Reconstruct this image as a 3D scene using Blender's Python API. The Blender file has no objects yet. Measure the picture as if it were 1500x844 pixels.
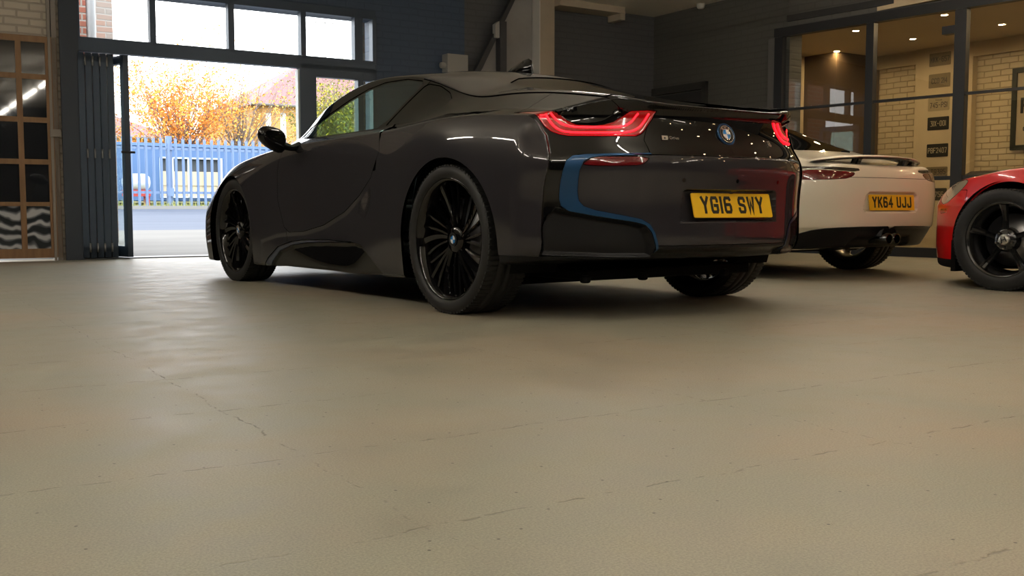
SKY = 6.0; EXPOSURE = 0.0
import numpy as np, math, random
# ------------------------------------------------------------------ numeric helpers
def ncs(xs, Y):
    """natural cubic spline through (xs, Y); Y may be (n,k)."""
    xs = np.array(xs, float); Y = np.array(Y, float); sh = Y.shape[1:]; Y = Y.reshape(len(xs), -1)
    if xs[0] > xs[-1]: xs = xs[::-1]; Y = Y[::-1]
    n = len(xs); h = np.diff(xs); A = np.eye(n); B = np.zeros_like(Y)
    for i in range(1, n-1):
        A[i, i-1] = h[i-1]; A[i, i] = 2*(h[i-1]+h[i]); A[i, i+1] = h[i]
        B[i] = 6*((Y[i+1]-Y[i])/h[i]-(Y[i]-Y[i-1])/h[i-1])
    M = np.linalg.solve(A, B)
    def f(x):
        x = np.asarray(x, float); s = x.shape; x = np.clip(x.ravel(), xs[0], xs[-1])
        i = np.clip(np.searchsorted(xs, x)-1, 0, n-2); hi = h[i][:, None]
        a = (xs[i+1]-x)[:, None]; b = (x-xs[i])[:, None]
        r = (M[i]*a**3+M[i+1]*b**3)/(6*hi)+(Y[i]/hi-M[i]*hi/6)*a+(Y[i+1]/hi-M[i+1]*hi/6)*b
        return r.reshape(s+sh)
    return f
def lerp1(xs, ys):
    xs = np.array(xs, float); ys = np.array(ys, float)
    if xs[0] > xs[-1]: xs, ys = xs[::-1], ys[::-1]
    return lambda x: np.interp(x, xs, ys)
def tab1(xs, ys, n=600):
    """cubic spline baked to a table (fast, smooth enough)"""
    f = ncs(xs, ys); g = np.linspace(min(xs), max(xs), n); v = f(g)
    return lambda x: np.interp(x, g, v)
def smax(a, b, k):
    h = np.maximum(k-np.abs(a-b), 0)/k
    return np.maximum(a, b)+h*h*k*0.25
def smin(a, b, k): return -smax(-a, -b, k)
def sstep(x, a, b):
    t = np.clip((x-a)/(b-a), 0, 1); return t*t*(3-2*t)
def chaikin(P, n=2, closed=True):
    P = np.array(P, float)
    for _ in range(n):
        if closed:
            Q = np.roll(P, -1, 0); P = np.stack([P*.75+Q*.25, P*.25+Q*.75], 1).reshape(-1, P.shape[1])
        else:
            Q = np.stack([P[:-1]*.75+P[1:]*.25, P[:-1]*.25+P[1:]*.75], 1).reshape(-1, P.shape[1])
            P = np.concatenate([P[:1], Q, P[-1:]])
    return P
def polysd(P, a, b):
    """signed distance (negative inside) of points (a,b) to closed polygon P"""
    P = np.array(P, float); a = np.asarray(a, float); b = np.asarray(b, float)
    d = np.full(a.shape, 1e9); ins = np.zeros(a.shape, bool)
    for i in range(len(P)):
        x0, y0 = P[i]; x1, y1 = P[(i+1) % len(P)]
        ex, ey = x1-x0, y1-y0; L = ex*ex+ey*ey+1e-15
        t = np.clip(((a-x0)*ex+(b-y0)*ey)/L, 0, 1)
        d = np.minimum(d, (a-x0-ex*t)**2+(b-y0-ey*t)**2)
        if y0 != y1:
            c = ((y0 > b) != (y1 > b)) & (a < (x1-x0)*(b-y0)/(y1-y0)+x0); ins ^= c
    d = np.sqrt(d)
    return np.where(ins, -d, d)
def linesd(P, a, b):
    """unsigned distance to open polyline"""
    d = np.full(np.shape(a), 1e9)
    for i in range(len(P)-1):
        x0, y0 = P[i]; x1, y1 = P[i+1]; ex, ey = x1-x0, y1-y0
        t = np.clip(((a-x0)*ex+(b-y0)*ey)/(ex*ex+ey*ey+1e-15), 0, 1)
        d = np.minimum(d, (a-x0-ex*t)**2+(b-y0-ey*t)**2)
    return np.sqrt(d)
def bspl(P, n):
    """uniform cubic B-spline of control rows P (m,...) mirrored at both ends in y"""
    P = np.array(P, float); m = P[:, :1]*0
    flip = np.array([-1.0, 1.0])
    Q = np.concatenate([P[2:0:-1]*flip, P, P[-2:-4:-1]*flip], 0)
    t = np.linspace(2, 2+len(P)-1, n); i = np.floor(t).astype(int); i = np.minimum(i, 2+len(P)-2); u = (t-i)[:, None]
    B0 = (1-u)**3/6; B1 = (3*u**3-6*u*u+4)/6; B2 = (-3*u**3+3*u*u+3*u+1)/6; B3 = u**3/6
    return Q[i-1]*B0+Q[i]*B1+Q[i+1]*B2+Q[i+2]*B3
class Hull:
    """closed car hull: polar sections along x, capped by a nose function and a tail function"""
    NT = 720
    def __init__(s, stations, tail, nose, zc, k=0.03, extra=None):
        xs = [a for a, _ in stations]; S = ncs(xs, [r for _, r in stations])
        s.x0, s.x1 = min(xs), max(xs); s.gx = np.linspace(s.x0, s.x1, 420); s.zc = zc
        th = np.linspace(-np.pi/2, np.pi/2, s.NT); s.tab = np.zeros((len(s.gx), s.NT))
        for i, (x, sec) in enumerate(zip(s.gx, S(s.gx))):
            c = bspl(sec, 900); z = c[:, 1]-zc(x); y = np.maximum(c[:, 0], 0)
            t = np.arctan2(z, y); r = np.hypot(y, z)
            o = np.argsort(t); s.tab[i] = np.interp(th, t[o], r[o])
        s.tail, s.nose, s.k, s.extra = tail, nose, k, extra
    def rho(s, x, th):
        fx = np.clip((x-s.x0)/(s.x1-s.x0), 0, 1)*(len(s.gx)-1); ft = (th/np.pi+.5)*(s.NT-1)
        def w(f, n):
            i = np.clip(np.floor(f).astype(int), 1, n-3); u = f-i
            return i, [(-u**3+2*u*u-u)/2, (3*u**3-5*u*u+2)/2, (-3*u**3+4*u*u+u)/2, (u**3-u*u)/2]
        i, wi = w(fx, len(s.gx)); j, wj = w(ft, s.NT); r = 0
        for a in range(4):
            for b in range(4): r = r+wi[a]*wj[b]*s.tab[i+a-1, j+b-1]
        return r
    def phi(s, p):
        x, y, z = p[:, 0], np.abs(p[:, 1]), p[:, 2]; dz = z-s.zc(x)
        r = np.hypot(y, dz); f = r-s.rho(x, np.arctan2(dz, y))
        if s.extra is not None: f = f+s.extra(x, y, z)
        f = smax(f, s.tail(y, z)-x, s.k); f = smax(f, x-s.nose(y, z), s.k*1.5)
        return f
    def grad(s, p, e=0.0022):
        g = np.zeros_like(p)
        for a in range(3):
            d = np.zeros(3); d[a] = e; g[:, a] = s.phi(p+d)-s.phi(p-d)
        return g/(2*e)
    def normal(s, p):
        g = s.grad(p); return g/(np.linalg.norm(g, axis=1, keepdims=True)+1e-12)
    def cast(s, o, d, it=26, tmax=3.0):
        lo = np.zeros(len(o)); hi = np.full(len(o), tmax)
        for _ in range(it):
            m = (lo+hi)/2; ins = s.phi(o+d*m[:, None]) < 0
            lo = np.where(ins, m, lo); hi = np.where(ins, hi, m)
        return o+d*hi[:, None]
    def project(s, p, it=2):
        for _ in range(it):
            g = s.grad(p); f = s.phi(p); p = p-g*(f/(np.sum(g*g, 1)+1e-9))[:, None]
        return p
    def grid(s, xr, xf, nmid, nr, nf, nth, zlo=-0.62):
        """half hull (y>=0) grid"""
        th = np.concatenate([np.linspace(np.pi/2, zlo, nth), np.linspace(zlo, -np.pi/2, 28)[1:]])
        O, D = [], []
        for a in np.linspace(np.pi/2, 0, nr+1)[:-1]:        # tail fan
            O.append((xr, a)); 
        for x in np.linspace(xr, xf, nmid): O.append((x, 0.0))
        for a in np.linspace(0, np.pi/2, nf+1)[1:]: O.append((xf, -a))
        R = len(O); o = np.zeros((R, len(th), 3)); d = np.zeros((R, len(th), 3))
        for i, (x, a) in enumerate(O):
            o[i, :, 0] = x; o[i, :, 2] = s.zc(x)
            ca, sa = math.cos(a), math.sin(a)
            if abs(ca) < 1e-6: ca = 1e-4
            d[i, :, 0] = -sa; d[i, :, 1] = ca*np.cos(th); d[i, :, 2] = ca*np.sin(th)
        P = s.cast(o.reshape(-1, 3), d.reshape(-1, 3))
        n = len(th); i = np.arange(R-1)[:, None]*n+np.arange(n-1)[None]; i = i.ravel()
        T = np.concatenate([np.stack([i, i+1, i+n+1], 1), np.stack([i, i+n+1, i+n], 1)])
        return P, T
def cut(V, T, f):
    """split triangles along f=0 -> V', T_inside(f<0), T_outside, f'"""
    f = np.where(np.abs(f) < 1e-6, 1e-6, f); s = f[T] > 0; c = s.sum(1)
    Tin = [T[c == 0]]; Tout = [T[c == 3]]; mix = T[(c == 1) | (c == 2)]; sm = s[(c == 1) | (c == 2)]
    if len(mix) == 0: return V, Tin[0], Tout[0]
    lone = np.where(sm.sum(1) == 1, np.argmax(sm, 1), np.argmin(sm, 1))
    r = np.arange(len(mix)); a = mix[r, lone]; b = mix[r, (lone+1) % 3]; cc = mix[r, (lone+2) % 3]
    E = np.concatenate([np.stack([a, b], 1), np.stack([a, cc], 1)]); E.sort(axis=1)
    U, inv = np.unique(E, axis=0, return_inverse=True); inv = inv.ravel()
    f0, f1 = f[U[:, 0]], f[U[:, 1]]; t = (f0/(f0-f1))[:, None]
    NV = V[U[:, 0]]*(1-t)+V[U[:, 1]]*t; base = len(V); V2 = np.concatenate([V, NV])
    p = inv[:len(mix)]+base; q = inv[len(mix):]+base
    tri = np.stack([a, p, q], 1); qa = np.stack([p, b, cc], 1); qb = np.stack([p, cc, q], 1)
    la = f[a] > 0
    Tout += [tri[la], qa[~la], qb[~la]]; Tin += [tri[~la], qa[la], qb[la]]
    return V2, np.concatenate(Tin), np.concatenate(Tout)
def carve(hull, V, T, regions, gap=0.0016):
    """regions: list of (name, func(x,y,z)->sd [, gap]) in priority order; returns {name:(V,T)}"""
    out = {}
    for reg in regions:
        name, fn = reg[0], reg[1]; g = reg[2] if len(reg) > 2 else gap
        if len(T) == 0: break
        f = fn(V[:, 0], V[:, 1], V[:, 2])
        V, Ti, To = cut(V, T, f+g)
        if g > 0:
            f = fn(V[:, 0], V[:, 1], V[:, 2]); V, _, To = cut(V, To, f-g)
        if name: out.setdefault(name, []).append(Ti)
        T = To
    res = {}
    for k, L in out.items():
        TT = np.concatenate(L)
        if len(TT) == 0: continue
        u, inv = np.unique(TT, return_inverse=True); res[k] = (V[u].copy(), inv.reshape(-1, 3))
    return res

# ------------------------------------------------------------------ the dark coupe: hull
def rows(*a): return a
Z = lambda *a: [list(p) for p in a]
# rows: top centre, top mid, (cant, cant), belt, shoulder, upper side, mid side, low side, sill, under, under centre
def sec(ct, tm, ca, be, sh, us, ms, ls, si, ub=.6):
    cx = (ca[0]-.035, ca[1]+.018); 
    return [(0, ct), tm, cx, ca, ca, be, be, sh, sh, us, ms, ls, si, si, (ub, si[1]-.01), (0, si[1]-.01)]
ST = [
 (3.80, sec(.46, (.3,.46), (.6,.455), (.74,.43), (.83,.39), (.88,.34), (.90,.29), (.90,.22), (.88,.14))),
 (3.40, sec(.64, (.3,.645), (.58,.65), (.74,.635), (.83,.59), (.89,.49), (.92,.38), (.92,.25), (.90,.13))),
 (3.00, sec(.75, (.3,.755), (.58,.77), (.76,.782), (.86,.757), (.93,.665), (.95,.52), (.945,.32), (.925,.13))),
 (2.60, sec(.835, (.3,.84), (.56,.85), (.76,.858), (.865,.833), (.93,.74), (.945,.58), (.94,.34), (.92,.13))),
 (2.25, sec(.955, (.35,.955), (.63,.945), (.75,.905), (.86,.868), (.915,.78), (.925,.60), (.92,.34), (.91,.13))),
 (1.90, sec(1.165, (.35,1.155), (.67,1.095), (.78,.93), (.85,.89), (.895,.79), (.91,.60), (.915,.32), (.905,.13))),
 (1.60, sec(1.250, (.34,1.242), (.65,1.192), (.79,.93), (.85,.895), (.885,.79), (.90,.60), (.91,.31), (.905,.13))),
 (1.30, sec(1.288, (.33,1.283), (.63,1.240), (.795,.93), (.852,.90), (.886,.79), (.895,.60), (.905,.31), (.905,.13))),
 (1.00, sec(1.288, (.33,1.283), (.62,1.236), (.80,.93), (.860,.90), (.895,.79), (.903,.60), (.905,.31), (.905,.13))),
 (0.70, sec(1.272, (.33,1.265), (.615,1.195), (.80,.935), (.876,.903), (.914,.795), (.923,.60), (.925,.32), (.91,.14))),
 (0.45, sec(1.240, (.33,1.226), (.615,1.120), (.803,.942), (.896,.910), (.937,.805), (.947,.60), (.95,.33), (.93,.15))),
 (0.20, sec(1.180, (.34,1.160), (.63,1.058), (.80,.955), (.910,.920), (.958,.815), (.970,.60), (.975,.33), (.95,.17))),
 (-.05, sec(1.118, (.35,1.096), (.635,1.045), (.79,.957), (.910,.923), (.964,.82), (.983,.60), (.98,.34), (.95,.19))),
 (-.35, sec(1.045, (.37,1.030), (.63,1.027), (.775,.945), (.885,.910), (.94,.81), (.965,.60), (.96,.37), (.94,.24))),
 (-.65, sec(.985, (.38,.978), (.615,.988), (.74,.925), (.845,.880), (.905,.79), (.938,.60), (.935,.38), (.915,.28))),
 (-1.0, sec(.930, (.38,.925), (.58,.93), (.69,.89), (.78,.845), (.86,.75), (.905,.58), (.905,.38), (.88,.28))),
]
_zc = lerp1([-1, 2.0, 3.0, 3.9], [.55, .55, .45, .33])
_plan = tab1([0, .26, .4, .55, .65, .75, .85, .95, 1.1], [0, .02, .05, .105, .165, .25, .325, .42, .62])
_rc = tab1([.05, .2, .27, .33, .4, .5, .6, .68, .74, .80, .87, .92, .965, 1.0, 1.1], [-.70, -.80, -.885, -.92, -.925, -.925, -.932, -.94, -.925, -.885, -.86, -.862, -.885, -.87, -.8])
BLUE_O = None
def boxsd(a, b, cx, cy, hx, hy, r=0.0):
    qx = np.abs(a-cx)-hx+r; qy = np.abs(b-cy)-hy+r
    return np.hypot(np.maximum(qx, 0), np.maximum(qy, 0))+np.minimum(np.maximum(qx, qy), 0)-r
def i8_tail(y, z):
    r = _rc(z)+_plan(y)
    r = r-.010*sstep(.727-z, -.004, .004)*sstep(y, .62, .52)              # bumper stands proud under the boot line
    return r
def i8_nose(y, z):
    return 3.75-_nplan(y)-.25*np.maximum(.30-z, 0)-.35*np.maximum(z-.50, 0)
_nplan = tab1([0, .4, .6, .75, .85, .92, 1.1], [0, .04, .11, .20, .30, .42, .85])
# ------------------------------------------------------------------ blender helpers
import bpy
from mathutils import Vector, Matrix
random.seed(7); rng = np.random.default_rng(5)
COL = bpy.context.scene.collection
def link(o, parent=None):
    COL.objects.link(o)
    if parent is not None: o.parent = parent
    return o
def tag(o, label=None, cat=None, group=None, kind=None):
    if label: o['label'] = label
    if cat: o['category'] = cat
    if group: o['group'] = group
    if kind: o['kind'] = kind
    return o
def empty(name, loc=(0, 0, 0), rz=0.0):
    o = bpy.data.objects.new(name, None); o.location = loc; o.rotation_euler = (0, 0, rz); o.empty_display_size = .2
    return link(o)
def mesh_np(name, V, T, mat, parent=None, N=None):
    me = bpy.data.meshes.new(name); V = np.asarray(V, np.float32); T = np.asarray(T, np.int32)
    me.vertices.add(len(V)); me.vertices.foreach_set('co', V.ravel())
    k = T.shape[1]; me.loops.add(len(T)*k); me.loops.foreach_set('vertex_index', T.ravel())
    me.polygons.add(len(T)); me.polygons.foreach_set('loop_start', np.arange(len(T), dtype=np.int32)*k)
    me.polygons.foreach_set('loop_total', np.full(len(T), k, np.int32))
    me.polygons.foreach_set('use_smooth', np.ones(len(T), bool)); me.update(); me.validate()
    if N is not None and len(me.vertices) == len(N): me.normals_split_custom_set_from_vertices(np.asarray(N, np.float32).tolist())
    me.materials.append(mat); o = bpy.data.objects.new(name, me); return link(o, parent)
class MB:
    """collects polygons; build() links ONE object"""
    def __init__(s): s.v = []; s.f = []; s.m = []; s.sm = []; s.mats = []; s.cur = 0
    def mat(s, m):
        if m not in s.mats: s.mats.append(m)
        s.cur = s.mats.index(m); return s
    def add(s, V, F, smooth=False):
        b = len(s.v); s.v += [tuple(map(float, p)) for p in V]
        for f in F: s.f.append(tuple(b+i for i in f)); s.m.append(s.cur); s.sm.append(smooth)
        return s
    def box(s, x0, x1, y0, y1, z0, z1, rz=0, c=None, bev=0):
        V = [(x, y, z) for x in (x0, x1) for y in (y0, y1) for z in (z0, z1)]
        F = [(0, 1, 3, 2), (4, 6, 7, 5), (0, 4, 5, 1), (2, 3, 7, 6), (0, 2, 6, 4), (1, 5, 7, 3)]
        if rz:
            cx, cy = c or ((x0+x1)/2, (y0+y1)/2); co, si = math.cos(rz), math.sin(rz)
            V = [(cx+(x-cx)*co-(y-cy)*si, cy+(x-cx)*si+(y-cy)*co, z) for x, y, z in V]
        return s.add(V, F)
    def obox(s, c, ax, ay, az):
        """box from centre and three half-axis vectors"""
        c, ax, ay, az = map(np.array, (c, ax, ay, az))
        V = [c+ax*i+ay*j+az*k for i in (-1, 1) for j in (-1, 1) for k in (-1, 1)]
        return s.add(V, [(0, 1, 3, 2), (4, 6, 7, 5), (0, 4, 5, 1), (2, 3, 7, 6), (0, 2, 6, 4), (1, 5, 7, 3)])
    def tube(s, pts, r, n=10, cap=True, up=(0, 0, 1)):
        pts = [np.array(p, float) for p in pts]; R = r if hasattr(r, '__len__') else [r]*len(pts); V = []; F = []
        for i, p in enumerate(pts):
            t = pts[min(i+1, len(pts)-1)]-pts[max(i-1, 0)]; t = t/(np.linalg.norm(t)+1e-9)
            a = np.cross(t, up); 
            if np.linalg.norm(a) < 1e-3: a = np.cross(t, (1, 0, 0))
            a /= np.linalg.norm(a); b = np.cross(t, a)
            for k in range(n):
                q = 2*math.pi*k/n; V.append(p+(a*math.cos(q)+b*math.sin(q))*R[i])
        for i in range(len(pts)-1):
            for k in range(n): F.append((i*n+k, i*n+(k+1) % n, (i+1)*n+(k+1) % n, (i+1)*n+k))
        s.add(V, F, True)
        if cap: s.add(V[:n], [tuple(range(n))]); s.add(V[-n:], [tuple(range(n))[::-1]])
        return s
    def lathe(s, prof, n=64, c=(0, 0, 0), axis='y', smooth=True, a0=0, a1=2*math.pi):
        """prof: (radius, axial)"""
        V = []; F = []; m = len(prof); full = abs(a1-a0-2*math.pi) < 1e-6; nn = n if full else n+1
        for k in range(nn):
            q = a0+(a1-a0)*k/n; co, si = math.cos(q), math.sin(q)
            for r, a in prof:
                if axis == 'y': V.append((c[0]+r*co, c[1]+a, c[2]+r*si))
                elif axis == 'z': V.append((c[0]+r*co, c[1]+r*si, c[2]+a))
                else: V.append((c[0]+a, c[1]+r*co, c[2]+r*si))
        for k in range(n):
            k2 = (k+1) % nn
            for j in range(m-1): F.append((k*m+j, k*m+j+1, k2*m+j+1, k2*m+j))
        return s.add(V, F, smooth)
    def prism(s, poly, o, ax, ay, az):
        """extrude 2D poly (in ax,ay from o) along az"""
        o, ax, ay, az = map(lambda q: np.array(q, float), (o, ax, ay, az)); n = len(poly)
        A = [o+ax*p[0]+ay*p[1] for p in poly]; V = A+[a+az for a in A]
        F = [tuple(range(n))[::-1], tuple(range(n, 2*n))]+[(i, (i+1) % n, n+(i+1) % n, n+i) for i in range(n)]
        return s.add(V, F)
    def build(s, name, mat=None, parent=None, bevel=0, loc=None, rz=None, seg=2):
        me = bpy.data.meshes.new(name); me.from_pydata(s.v, [], s.f)
        ms = s.mats if s.mats else [mat]
        for m in ms: me.materials.append(m)
        me.polygons.foreach_set('material_index', s.m); me.polygons.foreach_set('use_smooth', s.sm); me.update()
        import bmesh
        bm = bmesh.new(); bm.from_mesh(me); bmesh.ops.recalc_face_normals(bm, faces=bm.faces); bm.to_mesh(me); bm.free()
        o = bpy.data.objects.new(name, me); link(o, parent)
        if loc is not None: o.location = loc
        if rz is not None: o.rotation_euler = (0, 0, rz)
        if bevel:
            b = o.modifiers.new('bevel', 'BEVEL'); b.width = bevel; b.segments = seg; b.limit_method = 'ANGLE'; b.angle_limit = .7
            try: b.harden_normals = True
            except Exception: pass
        return o
# ---- materials
MATS = {}
def mat(name, col, rough=.5, metal=0, coat=0, emit=None, es=0, spec=None, ior=None, trans=0, coat_rough=.03, sheen=0):
    if name in MATS: return MATS[name]
    m = bpy.data.materials.new(name); m.use_nodes = True; b = m.node_tree.nodes['Principled BSDF']
    b.inputs['Base Color'].default_value = (*col, 1); b.inputs['Roughness'].default_value = rough; b.inputs['Metallic'].default_value = metal
    b.inputs['Coat Weight'].default_value = coat; b.inputs['Coat Roughness'].default_value = coat_rough
    if emit: b.inputs['Emission Color'].default_value = (*emit, 1); b.inputs['Emission Strength'].default_value = es
    if spec is not None: b.inputs['Specular IOR Level'].default_value = spec
    if ior: b.inputs['IOR'].default_value = ior
    if trans: b.inputs['Transmission Weight'].default_value = trans
    MATS[name] = m; return m
def nd(m, typ, **kw):
    n = m.node_tree.nodes.new(typ)
    for k, v in kw.items():
        if k.startswith('in_'): n.inputs[k[3:].replace('_', ' ')].default_value = v
        else: setattr(n, k, v)
    return n
def lk(m, a, b): m.node_tree.links.new(a, b)
def ramp(m, fac, stops, interp='LINEAR'):
    r = nd(m, 'ShaderNodeValToRGB'); r.color_ramp.interpolation = interp; e = r.color_ramp.elements
    while len(e) < len(stops): e.new(.5)
    for i, (p, c) in enumerate(stops): e[i].position = p; e[i].color = (*c, 1) if len(c) == 3 else c
    lk(m, fac, r.inputs[0]); return r
def noisy(name, c1, c2, scale=4, rough=.6, bump=0, bscale=None, detail=6, metal=0, coat=0, coord='Object', rvar=0, stretch=None):
    if name in MATS: return MATS[name]
    m = mat(name, c1, rough, metal, coat); b = m.node_tree.nodes['Principled BSDF']
    tc = nd(m, 'ShaderNodeTexCoord'); src = tc.outputs[coord]
    if stretch:
        mp = nd(m, 'ShaderNodeMapping'); mp.inputs['Scale'].default_value = stretch; lk(m, src, mp.inputs[0]); src = mp.outputs[0]
    n = nd(m, 'ShaderNodeTexNoise', in_Scale=scale, in_Detail=detail, in_Roughness=.6); lk(m, src, n.inputs['Vector'])
    r = ramp(m, n.outputs['Fac'], [(.3, c1), (.7, c2)]); lk(m, r.outputs[0], b.inputs['Base Color'])
    if rvar:
        mr = nd(m, 'ShaderNodeMapRange'); mr.inputs['To Min'].default_value = rough-rvar; mr.inputs['To Max'].default_value = rough+rvar
        lk(m, n.outputs['Fac'], mr.inputs['Value']); lk(m, mr.outputs[0], b.inputs['Roughness'])
    if bump:
        n2 = nd(m, 'ShaderNodeTexNoise', in_Scale=bscale or scale*8, in_Detail=4.0); lk(m, src, n2.inputs['Vector'])
        bp = nd(m, 'ShaderNodeBump'); bp.inputs['Strength'].default_value = bump; bp.inputs['Distance'].default_value = .01
        lk(m, n2.outputs['Fac'], bp.inputs['Height']); lk(m, bp.outputs[0], b.inputs['Normal'])
    return m
def brick(name, c1, c2, mortar, bw=.225, bh=.075, rough=.6, bump=.6, plane='xz', ms=.012, rot=0):
    """brick wall; pattern in object x-z (or y-z) plane"""
    if name in MATS: return MATS[name]
    m = mat(name, c1, rough); b = m.node_tree.nodes['Principled BSDF']; tc = nd(m, 'ShaderNodeTexCoord')
    sp = nd(m, 'ShaderNodeSeparateXYZ'); lk(m, tc.outputs['Object'], sp.inputs[0]); cb = nd(m, 'ShaderNodeCombineXYZ')
    lk(m, sp.outputs[0 if plane == 'xz' else 1], cb.inputs[0]); lk(m, sp.outputs[2], cb.inputs[1])
    nz = nd(m, 'ShaderNodeTexNoise', in_Scale=3.0, in_Detail=3.0); lk(m, tc.outputs['Object'], nz.inputs['Vector'])
    ad = nd(m, 'ShaderNodeMixRGB', blend_type='ADD'); ad.inputs[0].default_value = .02; lk(m, cb.outputs[0], ad.inputs[1]); lk(m, nz.outputs['Color'], ad.inputs[2])
    br = nd(m, 'ShaderNodeTexBrick'); br.inputs['Scale'].default_value = 1.0
    br.inputs['Brick Width'].default_value = bw; br.inputs['Row Height'].default_value = bh; br.inputs['Mortar Size'].default_value = ms; br.inputs['Mortar Smooth'].default_value = .5
    br.inputs['Color1'].default_value = (*c1, 1); br.inputs['Color2'].default_value = (*c2, 1); br.inputs['Mortar'].default_value = (*mortar, 1)
    lk(m, ad.outputs[0], br.inputs['Vector']); lk(m, br.outputs['Color'], b.inputs['Base Color'])
    bp = nd(m, 'ShaderNodeBump', invert=True); bp.inputs['Strength'].default_value = bump; bp.inputs['Distance'].default_value = .006
    lk(m, br.outputs['Fac'], bp.inputs['Height']); lk(m, bp.outputs[0], b.inputs['Normal']); return m
def thin_glass(name, tint, refl=1.0, ior=1.5, rough=0.0):
    if name in MATS: return MATS[name]
    m = bpy.data.materials.new(name); m.use_nodes = True; nt = m.node_tree; nt.nodes.clear()
    out = nd(m, 'ShaderNodeOutputMaterial'); tr = nd(m, 'ShaderNodeBsdfTransparent'); gl = nd(m, 'ShaderNodeBsdfGlossy'); fr = nd(m, 'ShaderNodeFresnel'); mx = nd(m, 'ShaderNodeMixShader')
    tr.inputs[0].default_value = (*tint, 1); gl.inputs['Roughness'].default_value = rough; gl.inputs[0].default_value = (refl, refl, refl, 1); gm = nd(m, 'ShaderNodeNewGeometry'); im = nd(m, 'ShaderNodeMapRange'); im.inputs['To Min'].default_value = ior; im.inputs['To Max'].default_value = 1/ior; lk(m, gm.outputs['Backfacing'], im.inputs['Value']); lk(m, im.outputs[0], fr.inputs[0])
    lk(m, fr.outputs[0], mx.inputs[0]); lk(m, tr.outputs[0], mx.inputs[1]); lk(m, gl.outputs[0], mx.inputs[2]); lk(m, mx.outputs[0], out.inputs[0])
    MATS[name] = m; return m

GREY = mat('grey_metallic_paint', (.023, .0215, .025), .4, 0, 1.0, spec=.04)
BLK = mat('gloss_black_paint', (.003, .003, .0033), .2, 0, 1.0, coat_rough=.012, spec=0.0)
SATIN = mat('satin_black_plastic', (.006, .006, .007), .4, spec=.25)
MATTE = mat('matte_black_underbody', (.004, .004, .004), .85, spec=.15)
RUBBER = noisy('tyre_rubber', (.005, .005, .005), (.009, .009, .009), 30, .6)
BLUE = mat('frozen_blue_paint', (.008, .052, .135), .34, .55, .3)
STRIP = mat('blue_grey_strip', (.07, .08, .11), .35, .4, .4)
CHROME = mat('chrome', (.8, .8, .8), .08, 1)
WINDK = thin_glass('dark_car_glass', (.035, .05, .045), 1.0, 1.5)
WINTINT = thin_glass('tinted_car_glass', (.60, .74, .68), 1.0, 1.5)
ALU = mat('brushed_steel', (.35, .35, .36), .35, 1)
YEL = mat('plate_yellow', (.85, .50, .01), .35, 0, .4)
INK = mat('plate_ink_black', (.006, .006, .006), .5)
RLENS = mat('red_lens', (.13, .001, .002), .08, 0, 1, emit=(1, .003, .005), es=.13)
RDARK = mat('dark_red_lens', (.12, .004, .006), .08, 0, 1)
RGLOW = mat('red_light_guide', (.9, .05, .05), .3, emit=(1, .006, .016), es=3.6)

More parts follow.
